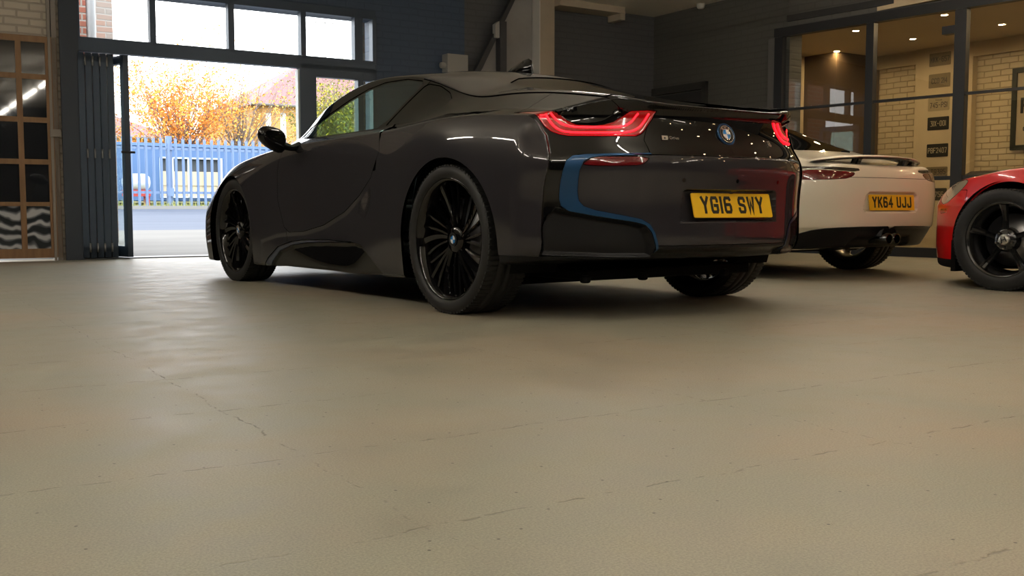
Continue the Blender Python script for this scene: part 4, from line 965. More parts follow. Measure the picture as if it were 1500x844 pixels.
    nb = nd(m, 'ShaderNodeTexNoise', in_Scale=2.2, in_Detail=3.0); lk(m, O, nb.inputs['Vector'])
    h1 = nd(m, 'ShaderNodeMath', operation='MULTIPLY_ADD'); h1.inputs[1].default_value = .10; lk(m, n3.outputs['Fac'], h1.inputs[0]); hs = nd(m, 'ShaderNodeMath', operation='MULTIPLY'); hs.inputs[1].default_value = -1.2; lk(m, cr.outputs[0], hs.inputs[0]); lk(m, hs.outputs[0], h1.inputs[2])
    h2 = nd(m, 'ShaderNodeMath', operation='MULTIPLY_ADD'); h2.inputs[1].default_value = .45; lk(m, nb.outputs['Fac'], h2.inputs[0]); lk(m, h1.outputs[0], h2.inputs[2])
    bp = nd(m, 'ShaderNodeBump'); bp.inputs['Strength'].default_value = .45; bp.inputs['Distance'].default_value = .004; lk(m, h2.outputs[0], bp.inputs['Height']); lk(m, bp.outputs[0], b.inputs['Normal'])
    return m
DARKB = brick('dark_painted_brick', (.086, .088, .092), (.091, .093, .097), (.078, .080, .084), rough=.55, bump=.35)
DARKBY = brick('dark_painted_brick_side', (.080, .078, .069), (.084, .082, .073), (.073, .071, .063), rough=.55, bump=.3, plane='yz')
DARK = noisy('dark_wall_paint', (.020, .020, .021), (.027, .026, .026), 3, .6)
FRAME = mat('glare_tinted_aluminium', (.044, .066, .100), .38, .2)  # dark aluminium frames, blue window glare put into their colour
CREAMB = brick('cream_painted_brick', (.52, .42, .26), (.56, .45, .28), (.34, .26, .15), rough=.6, bump=1.0, plane='yz', ms=.008)
CREAM = noisy('cream_wall_paint', (.50, .40, .25), (.54, .43, .27), 2, .6)
WHITEB = brick('white_painted_brick', (.50, .44, .36), (.54, .48, .39), (.38, .33, .27), rough=.65, bump=.8)
GLARE_BRICK = brick('glare_tinted_brick', (.050, .080, .135), (.054, .085, .142), (.045, .072, .122), rough=.55, bump=.35)  # dark brick beside the windows; its blue stands in for lens glare
CEILM = noisy('ceiling_paint', (.84, .80, .70), (.87, .83, .73), 1.5, .8)
def structure(o): o['kind'] = 'structure'; return o
mb = MB(); mb.box(-6, 12.25, -7, NW+.3, -.2, 0); structure(rb(mb, 'floor', floor_mat()))
mb = MB(); mb.box(-6.2, 9.4, -7.2, NW+.3, CEIL, CEIL+.2); structure(rb(mb, 'ceiling', CEILM))
mb = MB(); mb.box(9.3, 12.4, 1.8, 11.0, 2.62, 2.72); structure(rb(mb, 'ceiling', noisy('office_ceiling', (.50, .40, .25), (.54, .43, .27), 1.5, .7)))
# front wall (the one with the doors), built around the openings
mb = MB()
mb.mat(DARK); mb.box(-6.2, .1, NW, NW+.25, 0, CEIL); mb.mat(WHITEB); mb.box(.1, 1.71, NW, NW+.25, 2.16, CEIL); mb.box(.1, .49, NW, NW+.25, 0, 2.16); mb.box(1.67, 1.71, NW, NW+.25, 0, 2.16)
mb.mat(mat('glare_tinted_post', (.026, .036, .052), .5)); mb.box(1.71, 1.88, NW-.04, NW+.25, 0, CEIL)  # dark post next to the doors, bluish glare mixed into its paint
mb.mat(GLARE_BRICK); mb.box(1.88, 5.05, NW, NW+.25, 2.66, CEIL); mb.box(5.05, 6.24, NW, NW+.25, 0, CEIL); mb.mat(DARKB); mb.box(6.24, 9.4, NW+.0, NW+.25, 0, CEIL)
structure(rb(mb, 'wall_front'))
mb = MB(); mb.box(-6.2, -6.0, -7.2, NW+.25, 0, CEIL); structure(rb(mb, 'wall_left', DARK))
mb = MB(); mb.box(-6.0, 9.4, -7.2, -7.0, 0, CEIL); structure(rb(mb, 'wall_back', DARK))
mb = MB(); mb.mat(DARKBY); mb.box(9.2, 9.4, 8.44, NW, 0, CEIL); mb.box(9.2, 9.4, -7.0, 2.0, 0, CEIL)
mb.add([(9.17, 8.44, 2.56), (9.80, 3.0, 2.56), (9.80, 2.0, 2.56), (9.4, 8.44, 2.56), (9.17, 8.44, CEIL), (9.80, 3.0, CEIL), (9.80, 2.0, CEIL), (9.4, 8.44, CEIL)],
       [(0, 1, 5, 4), (0, 3, 2, 1), (3, 7, 6, 2)])
structure(rb(mb, 'wall_right'))
# office shell
mb = MB(); mb.mat(CREAMB); mb.box(12.1, 12.3, 1.8, 11.0, 0, 2.62); structure(rb(mb, 'wall_office'))
mb = MB(); mb.mat(CREAM); mb.box(9.4, 12.3, 10.0, 10.2, 0, 2.62); mb.box(9.4, 12.3, 1.8, 2.0, 0, 2.62); mb.mat(mat('brown_partition', (.10, .065, .035), .6)); mb.box(11.2, 12.1, 9.45, 10.0, 0, 2.62); structure(rb(mb, 'wall_end'))
mb = MB(); mb.box(11.98, 12.1, 8.12, 8.78, 0, 2.62); mb.box(12.03, 12.1, 2.0, 10.0, 2.44, 2.62); mb.box(12.0, 12.1, 7.96, 8.02, 0, 2.44); structure(rb(mb, 'trim_1', CREAM))
# office partition
P0 = np.array((9.17, 8.44)); P1 = np.array((9.41, 6.44)); PD = (P1-P0)/np.linalg.norm(P1-P0); PN = np.array((-PD[1], PD[0]))
def pbar(mb, s0, s1, z0, z1, d=.06, off=0):
    c = P0+PD*(s0+s1)/2+PN*off; mb.obox((c[0], c[1], (z0+z1)/2), (PD[0]*(s1-s0)/2, PD[1]*(s1-s0)/2, 0), (PN[0]*d/2, PN[1]*d/2, 0), (0, 0, (z1-z0)/2))
part = empty('glazed_partition', (0, 0, 0), ROT); tag(part, 'black steel framed glazed office partition with three tall bays', 'glass partition')
FB = mat('black_steel_frame', (.010, .010, .011), .4)
GL_OFF = thin_glass('office_glass', (.86, .87, .86), 1.0, 1.55)
mb = MB()
for s0, s1 in ((-.16, -.05), (1.03, 1.12), (2.02, 2.14), (3.3, 3.42), (4.7, 4.8)): pbar(mb, s0, s1, 0, 2.56, .08)
pbar(mb, -.16, 4.8, 2.50, 2.60, .10); pbar(mb, -.16, 4.8, 1.645, 1.672, .05); pbar(mb, -.16, 4.8, .80, .84, .05); pbar(mb, -.16, 4.8, 0, .10, .08)
mb.build('partition_frame', FB, part)
for s0, s1 in ((-.05, 1.03), (1.12, 2.02), (2.14, 3.3), (3.42, 4.7)):
    for z0, z1 in ((.10, .80), (.84, 1.645), (1.672, 2.50)):
        mb = MB(); a = P0+PD*s0; b = P0+PD*s1
        mb.add([(a[0], a[1], z0), (b[0], b[1], z0), (b[0], b[1], z1), (a[0], a[1], z1)], [(0, 1, 2, 3)]); mb.build('glass_pane', GL_OFF, part)
mb = MB(); pbar(mb, 1.88, 2.02, 2.27, 2.35, .10, .02); mb.build('door_closer', FB, part)
mb = MB(); mb.box(9.14, 9.20, 8.62, 8.72, 0, 2.5); structure(rb(mb, 'trim_2', mat('grey_trim', (.11, .105, .10), .5)))
mb = MB(); mb.obox((9.17+.12, 7.44, 2.70), (.12, -1.0, 0), (.03, 0, 0), (0, 0, .035)); structure(rb(mb, 'trim_3', DARK))
# service door in the side wall
dr = empty('door_1', (0, 0, 0), ROT); dr['kind'] = 'structure'
mb = MB(); mb.box(9.17, 9.20, 9.86, 10.78, 0, 2.02); mb.build('door_leaf', DARK, dr); mb = MB(); mb.box(9.15, 9.20, 9.79, 9.86, 0, 2.13); mb.box(9.15, 9.20, 9.79, 10.84, 2.04, 2.13); mb.build('door_frame', mat('dark_trim_paint', (.03, .029, .027), .5), dr)
mb = MB(); mb.tube([(9.17, 9.94, 1.0), (9.12, 9.94, 1.0), (9.12, 10.06, 1.0)], .01); mb.build('door_handle', ALU, dr)
# smoke detector, ceiling beam
mb = MB(); mb.lathe([(0, 3.035), (.03, 3.035), (.045, 3.05), (.055, 3.075), (.055, CEIL)], 28, (9.12, 9.86, 0), 'z'); tag(rb(mb, 'smoke_detector', mat('white_plastic', (.5, .48, .42), .5)), 'small round white smoke detector by the ceiling on the dark side wall', 'smoke detector')
BEIGE = noisy('beige_gloss_paint', (.42, .36, .27), (.48, .40, .30), 4, .5)
mb = MB(); mb.box(7.42, 8.44, NW-.32, NW-.02, 3.02, CEIL); mb.box(8.38, 8.46, NW-.30, NW-.04, 2.94, 3.04); structure(rb(mb, 'trim_4', BEIGE))
# column
mb = MB(); mb.mat(BEIGE); mb.box(7.16, 7.26, NW-.26, NW-.02, 0, CEIL); mb.box(7.26, 7.42, NW-.20, NW-.02, 0, CEIL); mb.mat(mat('white_gloss', (.6, .58, .54), .4)); mb.box(7.145, 7.16, NW-.27, NW-.02, 0, CEIL); tag(rb(mb, 'steel_column'), 'beige painted column with a white edge against the dark back wall', 'column')
# stair underside seen as diagonal grey boards
GB = noisy('grey_primed_board', (.26, .25, .24), (.32, .31, .30), 3, .7, stretch=(1, 1, 1))
st = empty('staircase', U2W(5.9, NW-.3), ROT); tag(st, 'grey panelled staircase side rising to the right against the dark back wall', 'staircase')
def sl(name, poly, y0, y1, m, par=st):
    mb = MB(); mb.prism([(p[0]-5.9, p[1]) for p in poly], (0, y0, 0), (1, 0, 0), (0, 0, 1), (0, y1-y0, 0)); return mb.build(name, m, par)
sl('side_panel', [(4.95, 0.3), (5.5, 0.0), (6.3, 0.0), (7.14, 2.10), (7.14, CEIL), (6.86, CEIL), (6.36, 2.18)], .18, .22, GB)
sl('stringer', [(4.86, 0.3), (4.95, 0.3), (6.38, 2.18), (6.88, CEIL), (6.82, CEIL), (6.30, 2.18)], .12, .18, mat('dark_stringer', (.035, .036, .04), .5))
sl('newel_post', [(6.60, 0), (6.69, 0), (6.69, 2.76), (6.60, 2.76)], .06, .16, mat('grey_post', (.045, .045, .05), .5))
sl('handrail_bracket', [(6.545, 2.56), (6.60, 2.56), (6.60, 2.76), (6.545, 2.72)], .08, .15, mat('white_gloss2', (.4, .39, .37), .4))
# junction box on the wall
jb = MB(); jb.box(5.93, 6.21, NW-.14, NW, 2.10, 2.335); o = rb(jb, 'junction_box', mat('grey_box', (.33, .32, .30), .5), None, .006); tag(o, 'pale grey junction box on the dark back wall above the car roof', 'electrical box')
mb = MB(); mb.lathe([(0, 5.87), (.03, 5.87), (.036, 5.88), (.036, 5.93)], 24, (0, NW-.07, 2.20), 'x'); jg = mb.build('cable_gland', MATS['grey_box'], o)
# shuttered upper glazing + door frames in one steel screen
scr = empty('window_1', (0, 0, 0), ROT); scr['kind'] = 'structure'
mb = MB()
def fb(u0, u1, z0, z1, d0=-.03, d1=.07): mb.box(u0, u1, NW+d0, NW+d1, z0, z1)
fb(1.86, 5.06, 2.045, 2.185); fb(1.86, 5.06, 2.655, 2.75)
for u0, u1 in ((1.86, 1.90), (2.225, 2.29), (2.565, 2.625) , (3.365, 3.43), (4.165, 4.225), (4.80, 4.90), (5.02, 5.07)):
    if u0 != 2.225 : fb(u0, u1, 2.15, 2.70)
fb(4.145, 4.335, 0, 2.10); fb(4.835, 4.90, 0, 2.10); fb(5.02, 5.07, 0, 2.10); fb(4.90, 5.06, 1.96, 2.10); fb(4.33, 4.84, 1.965, 2.10); fb(4.33, 4.84, 0, .16)
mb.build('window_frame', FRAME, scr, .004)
GLW = thin_glass('window_glass', (.93, .95, .94), 1.0, 1.5)
for u0, u1, z0, z1 in ((1.90, 2.565, 2.185, 2.655), (2.625, 3.365, 2.185, 2.655), (3.43, 4.165, 2.185, 2.655), (4.225, 4.80, 2.185, 2.655), (4.90, 5.02, 2.185, 2.655), (4.335, 4.835, .16, 1.965), (4.90, 5.02, 0, 1.96)):
    g = MB(); g.add([(u0, NW+.02, z0), (u1, NW+.02, z0), (u1, NW+.02, z1), (u0, NW+.02, z1)], [(0, 1, 2, 3)]); g.build('window_pane', GLW, scr)
g = MB(); g.box(4.125, 4.145, NW-.02, NW+.06, 0.0, 2.03); g.build('door_seal', mat('pale_seal', (.55, .60, .58), .4), scr)
# bifold door leaves folded to the left
bf = empty('bifold_door', U2W(1.90, NW), ROT); tag(bf, 'dark aluminium bifold door leaves folded together left of the open doorway', 'door')
def leaf(u0, n0, u1, n1, glass=True, hw_=.028):
    d = np.array((u1-u0, n1-n0)); L = np.linalg.norm(d); d /= L; q = np.array((-d[1], d[0])); mb = MB()
    def bar(s0, s1, z0, z1, w=hw_): c = np.array((u0, n0))+d*(s0+s1)/2; mb.obox((c[0], c[1], (z0+z1)/2), (d[0]*(s1-s0)/2, d[1]*(s1-s0)/2, 0), (q[0]*w, q[1]*w, 0), (0, 0, (z1-z0)/2))
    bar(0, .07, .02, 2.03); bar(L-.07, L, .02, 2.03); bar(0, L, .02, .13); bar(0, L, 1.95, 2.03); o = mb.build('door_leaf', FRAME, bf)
    a = np.array((u0, n0))+d*.07; b = np.array((u0, n0))+d*(L-.07); g = MB(); g.add([(a[0], a[1], .13), (b[0], b[1], .13), (b[0], b[1], 1.95), (a[0], a[1], 1.95)], [(0, 1, 2, 3)]); g.build('glass_pane', thin_glass('door_glass', (.80, .86, .84)), o); return o
for k in range(5):
    u = -.005+.068*k; leaf(u, -.05, u+.028, .74)
lf = leaf(.405, -.09, .20, .66)
for u_ in (.37, .44):
    mb = MB(); mb.tube([(.405, -.10, 1.07), (u_-(.03 if u_ < .4 else -.03), -.10, 1.07)], .012); mb.build('door_handle', INK, lf)
for z in (.12, 1.05, 1.95):
    for k in range(4):
        mb = MB(); mb.lathe([(0, z-.045), (.010, z-.045), (.010, z+.045), (0, z+.045)], 12, (.03+.068*k, -.065, 0), 'z'); mb.build('hinge', ALU, bf)
# pine glazed door at the far left with two glazed columns in view
PINE = noisy('stained_pine', (.20, .105, .045), (.27, .15, .065), 3, .45, stretch=(8, 8, .8))
pd = empty('french_door', U2W(1.1, NW), ROT); tag(pd, 'pine framed many-paned glazed door at the far left, dark panes over pale lowest ones', 'door')
mb = MB(); X0, X1 = -.62, .58
cols = [(-.50, -.32), (-.29, -.10), (-.07, .205), (.245, .50)]
cols = [(-.56, -.32), (-.28, -.04), (-.00, .215), (.265, .475)]
rows_ = [(.12, .53), (.57, .93), (.98, 1.33), (1.38, 1.74), (1.79, 2.09)]
xs = [X0]+[v for c in cols for v in c]+[X1]
for i in range(0, len(xs), 2): mb.box(xs[i], xs[i+1], -.05, -.01, .03, 2.15)
zs = [.03]+[v for r in rows_ for v in r]+[2.15]
for i in range(0, len(zs), 2): mb.box(X0, X1, -.048, -.012, zs[i], zs[i+1])
fr = mb.build('door_frame', PINE, pd)
DG = mat('dark_glass_pane', (.012, .014, .018), .04, 0, 1)
def frosted():
    m = mat('patterned_glass', (.4, .42, .45), .15); b = m.node_tree.nodes['Principled BSDF']; tc = nd(m, 'ShaderNodeTexCoord'); mp = nd(m, 'ShaderNodeMapping'); mp.inputs['Scale'].default_value = (5, 5, 4); lk(m, tc.outputs['Object'], mp.inputs[0])
    w = nd(m, 'ShaderNodeTexWave', wave_type='RINGS', in_Scale=.8, in_Distortion=9.0); lk(m, mp.outputs[0], w.inputs['Vector']); r = ramp(m, w.outputs['Fac'], [(.2, (.02, .025, .03)), (.6, (.16, .17, .19)), (.9, (.5, .52, .55))]); lk(m, r.outputs[0], b.inputs['Base Color']); return m
FG = frosted()
for c0, c1 in cols:
    for k, (z0, z1) in enumerate(rows_):
        g = MB(); g.box(c0, c1, -.032, -.026, z0, z1); o = g.build('door_pane', FG if k == 0 else DG, fr)
        if k == 0: o['label'] = 'pale wavy patterned pane'
mb = MB(); mb.box(.60, .625, -.06, 0, 0, 2.7); mb.box(.635, .68, -.05, 0, 0, 2.7); mb.box(.595, .69, -.075, 0, 1.20, 1.27); structure(mb.build('trim_5', mat('pale_trim', (.24, .21, .18), .5), None, 0, U2W(1.0, NW), ROT))
# threshold
mb = MB(); mb.box(1.88, 5.05, NW-.02, NW+.28, -.01, .012); structure(rb(mb, 'trim_6', mat('threshold_metal', (.12, .13, .14), .4, .5)))
# ------------------------------------------------ office things
PLT = [('MKK-657', 2.54, 2.37, 'tan'), ('CCO 214', 2.27, 2.09, 'tan'), ('745-PS1', 1.96, 1.79, 'pale'), ('31X-001', 1.71, 1.54, 'dark'), ('PBF2407', 1.36, 1.19, 'dark'), ('AT9385', 1.06, .93, 'tan'), ('A4756', .78, .62, 'dark')]
PC = {'tan': ((.20, .155, .09), (.03, .025, .02)), 'pale': ((.34, .28, .17), (.03, .02, .02)), 'dark': ((.018, .018, .016), (.42, .36, .24))}
WHO = ['topmost of the column', 'second from the top', 'pale one, third from the top', 'dark one, fourth from the top', 'dark one, fifth from the top', 'tan one, sixth from the top', 'dark one, lowest of the column']
for (t, z1, z0, c), who in zip(PLT, WHO):
    bg = mat('plate_'+c, PC[c][0], .45, .2); ink = mat('plate_ink_'+c, PC[c][1], .5)
    h = z1-z0; w = .315; loc = U2W(11.978, 8.415, (z0+z1)/2); o = MB(); r = .012; Pp = []
    for (cx, cy, a0) in ((w/2-r, h/2-r, 0), (-w/2+r, h/2-r, 90), (-w/2+r, -h/2+r, 180), (w/2-r, -h/2+r, 270)):
        for k in range(4): q = math.radians(a0+30*k); Pp.append((cx+r*math.cos(q), cy+r*math.sin(q)))
    o.prism(Pp, (0, 0, 0), (0, -1, 0), (0, 0, 1), (-.004, 0, 0)); ob = o.build('licence_plate', bg, None, 0, loc, ROT)
    tag(ob, 'old licence plate on the office pillar behind the glass, '+who, 'licence plate', 'old licence plates on the office pillar')
    cw = .033 if len(t) > 6 else .037; s = MB(); tw = text_width(t, cw, .0075, .008, .018)
    glyphs(t, (-.004, tw/2, -.035 if t != '745-PS1' else -.045), (0, -1, 0), (0, 0, 1), (-.0015, 0, 0), cw, .07, .0075, .008, .018, ink, ob)
    if t == '745-PS1':
        s = MB(); tw = text_width('TEXAS', .014, .003, .007, .01); glyphs('TEXAS', (-.004, tw/2, .045), (0, -1, 0), (0, 0, 1), (-.0015, 0, 0), .014, .018, .003, .007, .01, ink, ob)
# framed sign
pf = empty('framed_sign', U2W(12.09, 6.95, 1.73), ROT); tag(pf, 'dark framed cream sign with bold lettering on the office brick wall', 'framed sign')
mb = MB(); W2, H2 = .51, .50
for a in ((-W2, -W2+.06, -H2, H2), (W2-.06, W2, -H2, H2), (-W2, W2, H2-.06, H2), (-W2, W2, -H2, -H2+.06)): mb.box(-.035, 0, a[0], a[1], a[2], a[3])
mb.build('sign_frame', mat('dark_green_frame', (.02, .022, .014), .5), pf)
mb = MB(); mb.box(-.012, 0, -W2+.06, W2-.06, -H2+.06, H2-.06); mb.build('sign_board', mat('sign_cream', (.42, .34, .22), .6), pf)
M = frame_matrix((-.014, .335, .03), (0, -1, 0), (0, 0, 1)); to_mesh_text('R', .26, INK, pf, M, .002, bold=.006, name='sign_lettering')
mb = MB(); glyphs('COM', (-.013, .36, -.27), (0, -1, 0), (0, 0, 1), (-.002, 0, 0), .034, .05, .012, .010, .02, INK, pf, 'sign_lettering')
# dark sofa back glimpsed under the sign
mb = MB(); mb.box(11.3, 11.9, 6.6, 7.9, .0, .45); mb.box(11.75, 11.95, 6.6, 7.9, .4, .98); tag(rb(mb, 'sofa', mat('dark_leather', (.02, .018, .015), .4), None, .08), 'dark leather sofa against the office wall below the framed sign', 'sofa')
# ------------------------------------------------ lamps
SPOT = mat('spot_emitter', (1, 1, 1), .5, emit=(1, .72, .36), es=560)
WARMRING = mat('spot_ring', (.6, .55, .45), .4)
def downlight(u, n, z, e, label, group):
    r = empty('downlight', U2W(u, n, z), ROT); tag(r, label, 'ceiling light', group)
    mb = MB(); mb.lathe([(.034, -.001), (.045, -.006), (.048, 0), (.030, 0)], 24, (0, 0, 0), 'z'); mb.build('trim_ring', WARMRING, r)
    mb = MB(); mb.lathe([(0, -.002), (.033, -.002), (.033, 0), (0, 0)], 20, (0, 0, 0), 'z'); mb.build('lamp', e, r)
for u in (10.1, 11.17):
    for n in (9.42, 8.24, 7.06, 5.88, 4.7, 3.5):
        downlight(u, n, 2.62, SPOT, 'small warm recessed downlight in the office ceiling', 'office ceiling downlights')
SPOT2 = mat('spot_emitter_showroom', (1, 1, 1), .5, emit=(1, .68, .36), es=190)
for u in (5.6, 7.0, 8.4):
    for n in (-2.5, -1.1, .3, 1.7, 3.1, 4.5):
        if (u, n) != (5.6, 4.5): downlight(u, n, CEIL, SPOT2, 'small warm spotlight in the showroom ceiling', 'showroom ceiling spotlights')
TUBE = mat('tube_emitter', (1, 1, 1), .5, emit=(1, .92, .80), es=75)
TUBE2 = mat('dim_tube_emitter', (1, 1, 1), .5, emit=(1, .88, .72), es=34)
def batten(u, n, L, along='n', lamp=None, lab='long white strip light on the showroom ceiling, out of view'):
    r = empty('strip_light', U2W(u, n, CEIL), ROT+(0 if along == 'u' else math.pi/2)); tag(r, lab, 'strip light', 'showroom strip lights')
    mb = MB(); mb.box(-L/2, L/2, -.018, .018, -.34, -.31); mb.build('housing', mat('batten_housing', (.5, .5, .5), .5), r, .005)
    mb = MB(); mb.tube([(-L/2+.02, 0, -.362), (L/2-.02, 0, -.362)], .024, 12); mb.build('lamp', lamp or TUBE, r)
    for x in (-L*.35, L*.35): mb = MB(); mb.tube([(x, 0, -.32), (x, 0, 0)], .004, 6); mb.build('hanging_rod', ALU, r)
for n in (-4.5, -2.4, -.3, 1.8, 3.9, 6.0, 8.0): batten(-.6, n, 1.5)
for n in (-4.5, -2.4, -.3, 1.8): batten(2.9, n, 1.5)
for n in (-4.5, -1.5, 5.2): batten(6.3, n, 1.5, 'n', TUBE2)  # the forward one is added, unseen, to light the back wall
batten(4.6, 5.9, 1.5)  # added out of view to lift the back of the room
batten(7.8, 5.9, 1.5, 'u', TUBE2)  # unseen lamp added to brighten the ceiling corner and back wall
# ================================================================== outside
def slope(n): return 0 if n < 11.2 else (n-11.2)*.0365
ASPH = noisy('yard_concrete', (.088, .084, .076), (.122, .116, .105), 1.2, .8, stretch=(.4, 1.6, 1)); ASPB = noisy('shaded_yard_tarmac', (.026, .038, .068), (.046, .060, .095), .8, .8, stretch=(.3, 1.6, 1))  # far tarmac has its blue shade put into the colour
mb = MB(); mb.mat(ASPH)
def strip(n0, n1): mb.add([(-30, n0, slope(n0)-.005), (60, n0, slope(n0)-.005), (60, n1, slope(n1)-.005), (-30, n1, slope(n1)-.005)], [(0, 1, 2, 3)])
strip(11.15, 16.4); mb.mat(ASPB); strip(16.4, 25.6); mb.mat(noisy('verge_grass', (.10, .12, .04), (.22, .22, .09), 5, .9)); strip(25.6, 90)
mb.mat(ASPH); mb.add([(-30, 11.10, -.005), (60, 11.10, -.005), (60, 11.15, -.005), (-30, 11.15, -.005)], [(0, 1, 2, 3)])
structure(rb(mb, 'ground'))
ZF = slope(26.0)
mb = MB(); mb.box(-4, 30, 25.55, 25.75, ZF-.1, ZF+.06); structure(rb(mb, 'kerb', mat('kerb_stone', (.22, .22, .21), .8)))
FBL = mat('fence_blue_paint', (.13, .20, .34), .45)
fence = empty('palisade_fence', U2W(0, 26.0, ZF), ROT); tag(fence, 'blue steel palisade fence across the yard beyond the doorway', 'fence')
mb = MB(); mb.box(-3.5, 26, .02, .06, .36, .42); mb.box(-3.5, 26, .02, .06, 1.44, 1.50); mb.build('fence_rail', FBL, fence)
k = 0; u = 1.0
pv = None
while u < 17.0:
    if pv is None:
        mb = MB(); w = .034
        mb.prism([(-w, .05), (w, .05), (w, 1.62), (w*1.15, 1.74), (.012, 1.68), (0, 1.80), (-.012, 1.68), (-w*1.15, 1.74), (-w, 1.62)], (0, -.006, 0), (1, 0, 0), (0, 0, 1), (0, .010, 0))
        mb.box(-.012, .012, -.02, -.004, .06, 1.60); pv = mb.build('fence_pale', FBL, fence); pv.location = (u, 0, 0)
    else:
        c = pv.copy(); COL.objects.link(c); c.parent = fence; c.location = (u, 0, 0)
    u += .178; k += 1
for u in (.9, 3.65, 6.55, 9.4, 12.2, 15.0):
    mb = MB(); mb.box(u-.07, u+.07, .06, .13, 0, 1.78); mb.box(u-.08, u+.08, -.01, .0, .3, .5); mb.build('fence_post', FBL, fence)
# cabin behind the fence
CB = mat('cabin_blue', (.06, .13, .28), .5)
cab = empty('site_cabin', U2W(0, 28.5, slope(28.5)), ROT); tag(cab, 'blue portable cabin with a wide shelved window behind the palisade fence', 'cabin')
mb = MB(); z_ = .0
U0, U1 = 4.6, 11.0; 
mb.box(U0, 6.90, 0, .06, .2, 1.6); mb.box(8.6, U1, 0, .06, .2, 1.6); mb.box(6.9, 8.6, 0, .06, .12, .20); mb.box(6.9, 8.6, 0, .06, 1.30, 1.6); mb.box(U0, U1, 2.4, 2.46, .2, 1.6); mb.box(U0, U0+.06, 0, 2.46, .2, 1.6); mb.box(U1-.06, U1, 0, 2.46, .2, 1.6); mb.box(U0, U1, 0, 2.46, .12, .2)
mb.build('cabin_body', CB, cab)
mb = MB(); mb.box(U0-.05, U1+.05, -.06, 2.5, 1.58, 1.66); mb.build('cabin_roof', mat('cabin_roof_blue', (.08, .16, .33), .5), cab)
mb = MB(); mb.box(6.9, 8.6, .09, .12, .2, .55); mb.box(6.9, 8.6, .09, .12, .57, .92); mb.box(6.9, 8.6, .06, .16, .54, .57); mb.build('cabin_panels', mat('cabin_inside', (.55, .47, .33), .7), cab)
mb = MB(); 
for u in (6.9, 7.22, 7.65, 8.1, 8.55): mb.box(u, u+.05, -.02, .04, .20, 1.30)
mb.box(6.9, 8.6, -.02, .04, 1.26, 1.30); mb.box(6.9, 8.6, -.02, .04, .20, .24); mb.build('window_frame', mat('pale_frame', (.55, .62, .70), .5), cab)
mb = MB(); mb.box(6.9, 8.6, .11, .14, .92, 1.30); mb.build('window_blind', mat('dark_recess', (.05, .06, .07), .7), cab)
# rounded white tank on a red base in front of the cabin
tk = empty('storage_tank', U2W(6.02, 27.3, slope(27.3)), ROT); tag(tk, 'rounded white tank on a red base behind the left of the blue fence', 'tank')
mb = MB(); mb.lathe([(0, -.33), (.14, -.32), (.21, -.25), (.22, 0), (.21, .25), (.14, .32), (0, .33)], 28, (0, 0, .62), 'x'); mb.build('tank_body', mat('tank_white', (.62, .64, .66), .4), tk)
mb = MB(); mb.box(-.32, .32, -.16, .16, .26, .42); mb.build('tank_base', mat('tank_red', (.45, .06, .05), .5), tk); 
for x in (-.25, .25): mb = MB(); mb.box(x-.05, x+.05, -.13, .13, 0, .26); mb.build('leg', mat('tank_red', (.5, .1, .1), .5), tk)
# trees
def tree(name, u, n, h, crown_r, label, cols, nleaf, seed, lean=.0, nb=70, zlo=.25, dens=1.0, lsz=.05, spread=1.0, trunk_r=.13):
    r_ = random.Random(seed); root = empty(name, U2W(u, n, slope(n)-.05), ROT); tag(root, label, 'tree'); mb = MB(); tips = []
    mb.tube([(0, 0, 0), (.05, 0, h*.15), (0, .05, h*.30)], [trunk_r, trunk_r*.8, trunk_r*.65], 8)
    for i in range(nb):
        a = r_.uniform(0, 2*math.pi); e = r_.uniform(.35, 1.45); L = h*r_.uniform(.45, .78)*(0.75+.25*math.sin(e)); z0 = h*r_.uniform(.12, .34); p = np.array((0, 0, z0)); d = np.array((math.cos(a)*math.cos(e)*spread*crown_r/(h*.42), math.sin(a)*math.cos(e)*spread*.8, math.sin(e))); d /= np.linalg.norm(d); pts = [p]; m = 6
        for k in range(m):
            d = d+np.array((r_.gauss(0, .10), r_.gauss(0, .10), r_.gauss(.06, .06))); d /= np.linalg.norm(d); p = p+d*L/m; pts.append(p)
            tips.append((p, k/m))
            if k > 1:
                q = p; d2 = d+np.array((r_.gauss(0, .5), r_.gauss(0, .5), r_.gauss(0, .3))); d2 /= np.linalg.norm(d2); tw = [q]
                for _ in range(3): d2 = d2+np.array((r_.gauss(0, .15), r_.gauss(0, .15), .08)); d2 /= np.linalg.norm(d2); q = q+d2*L*.07; tw.append(q); tips.append((q, .8))
                mb.tube(tw, [.007, .005, .004, .003], 3, cap=False)
        mb.tube(pts, [.035, .026, .019, .014, .010, .007, .004], 5, cap=False)
    mb.build('trunk', noisy('bark', (.16, .13, .11), (.26, .21, .18), 8, .9), root)
    L = MB(); mm = [mat('leaf_%s_%d' % (name, i), c, .7, spec=.2) for i, c in enumerate(cols)]
    for m_ in mm:
        b = m_.node_tree.nodes['Principled BSDF']
    V = []; F = []; MI = []
    for i in range(nleaf):
        p, t = r_.choice(tips)
        zf = (p[2]/h)
        if r_.random() > dens*max(.05, 1.5-1.55*zf): continue
        c = p+np.array([r_.gauss(0, .13) for _ in range(3)]); s = lsz*r_.uniform(.6, 1.3)
        a = np.array([r_.gauss(0, 1) for _ in range(3)]); a /= np.linalg.norm(a); b_ = np.cross(a, [r_.gauss(0, 1) for _ in range(3)]); b_ /= np.linalg.norm(b_)+1e-6
        k = len(V); V += [c-a*s, c-b_*s*.5, c+a*s, c+b_*s*.5]; F.append((k, k+1, k+2, k+3)); MI.append(min(len(mm)-1, int(abs(r_.gauss(0, .9))*1.1)))
    L.v = [tuple(map(float, v)) for v in V]; L.f = F; L.m = MI; L.sm = [False]*len(F); L.mats = mm; L.build('foliage', None, root)
    return root
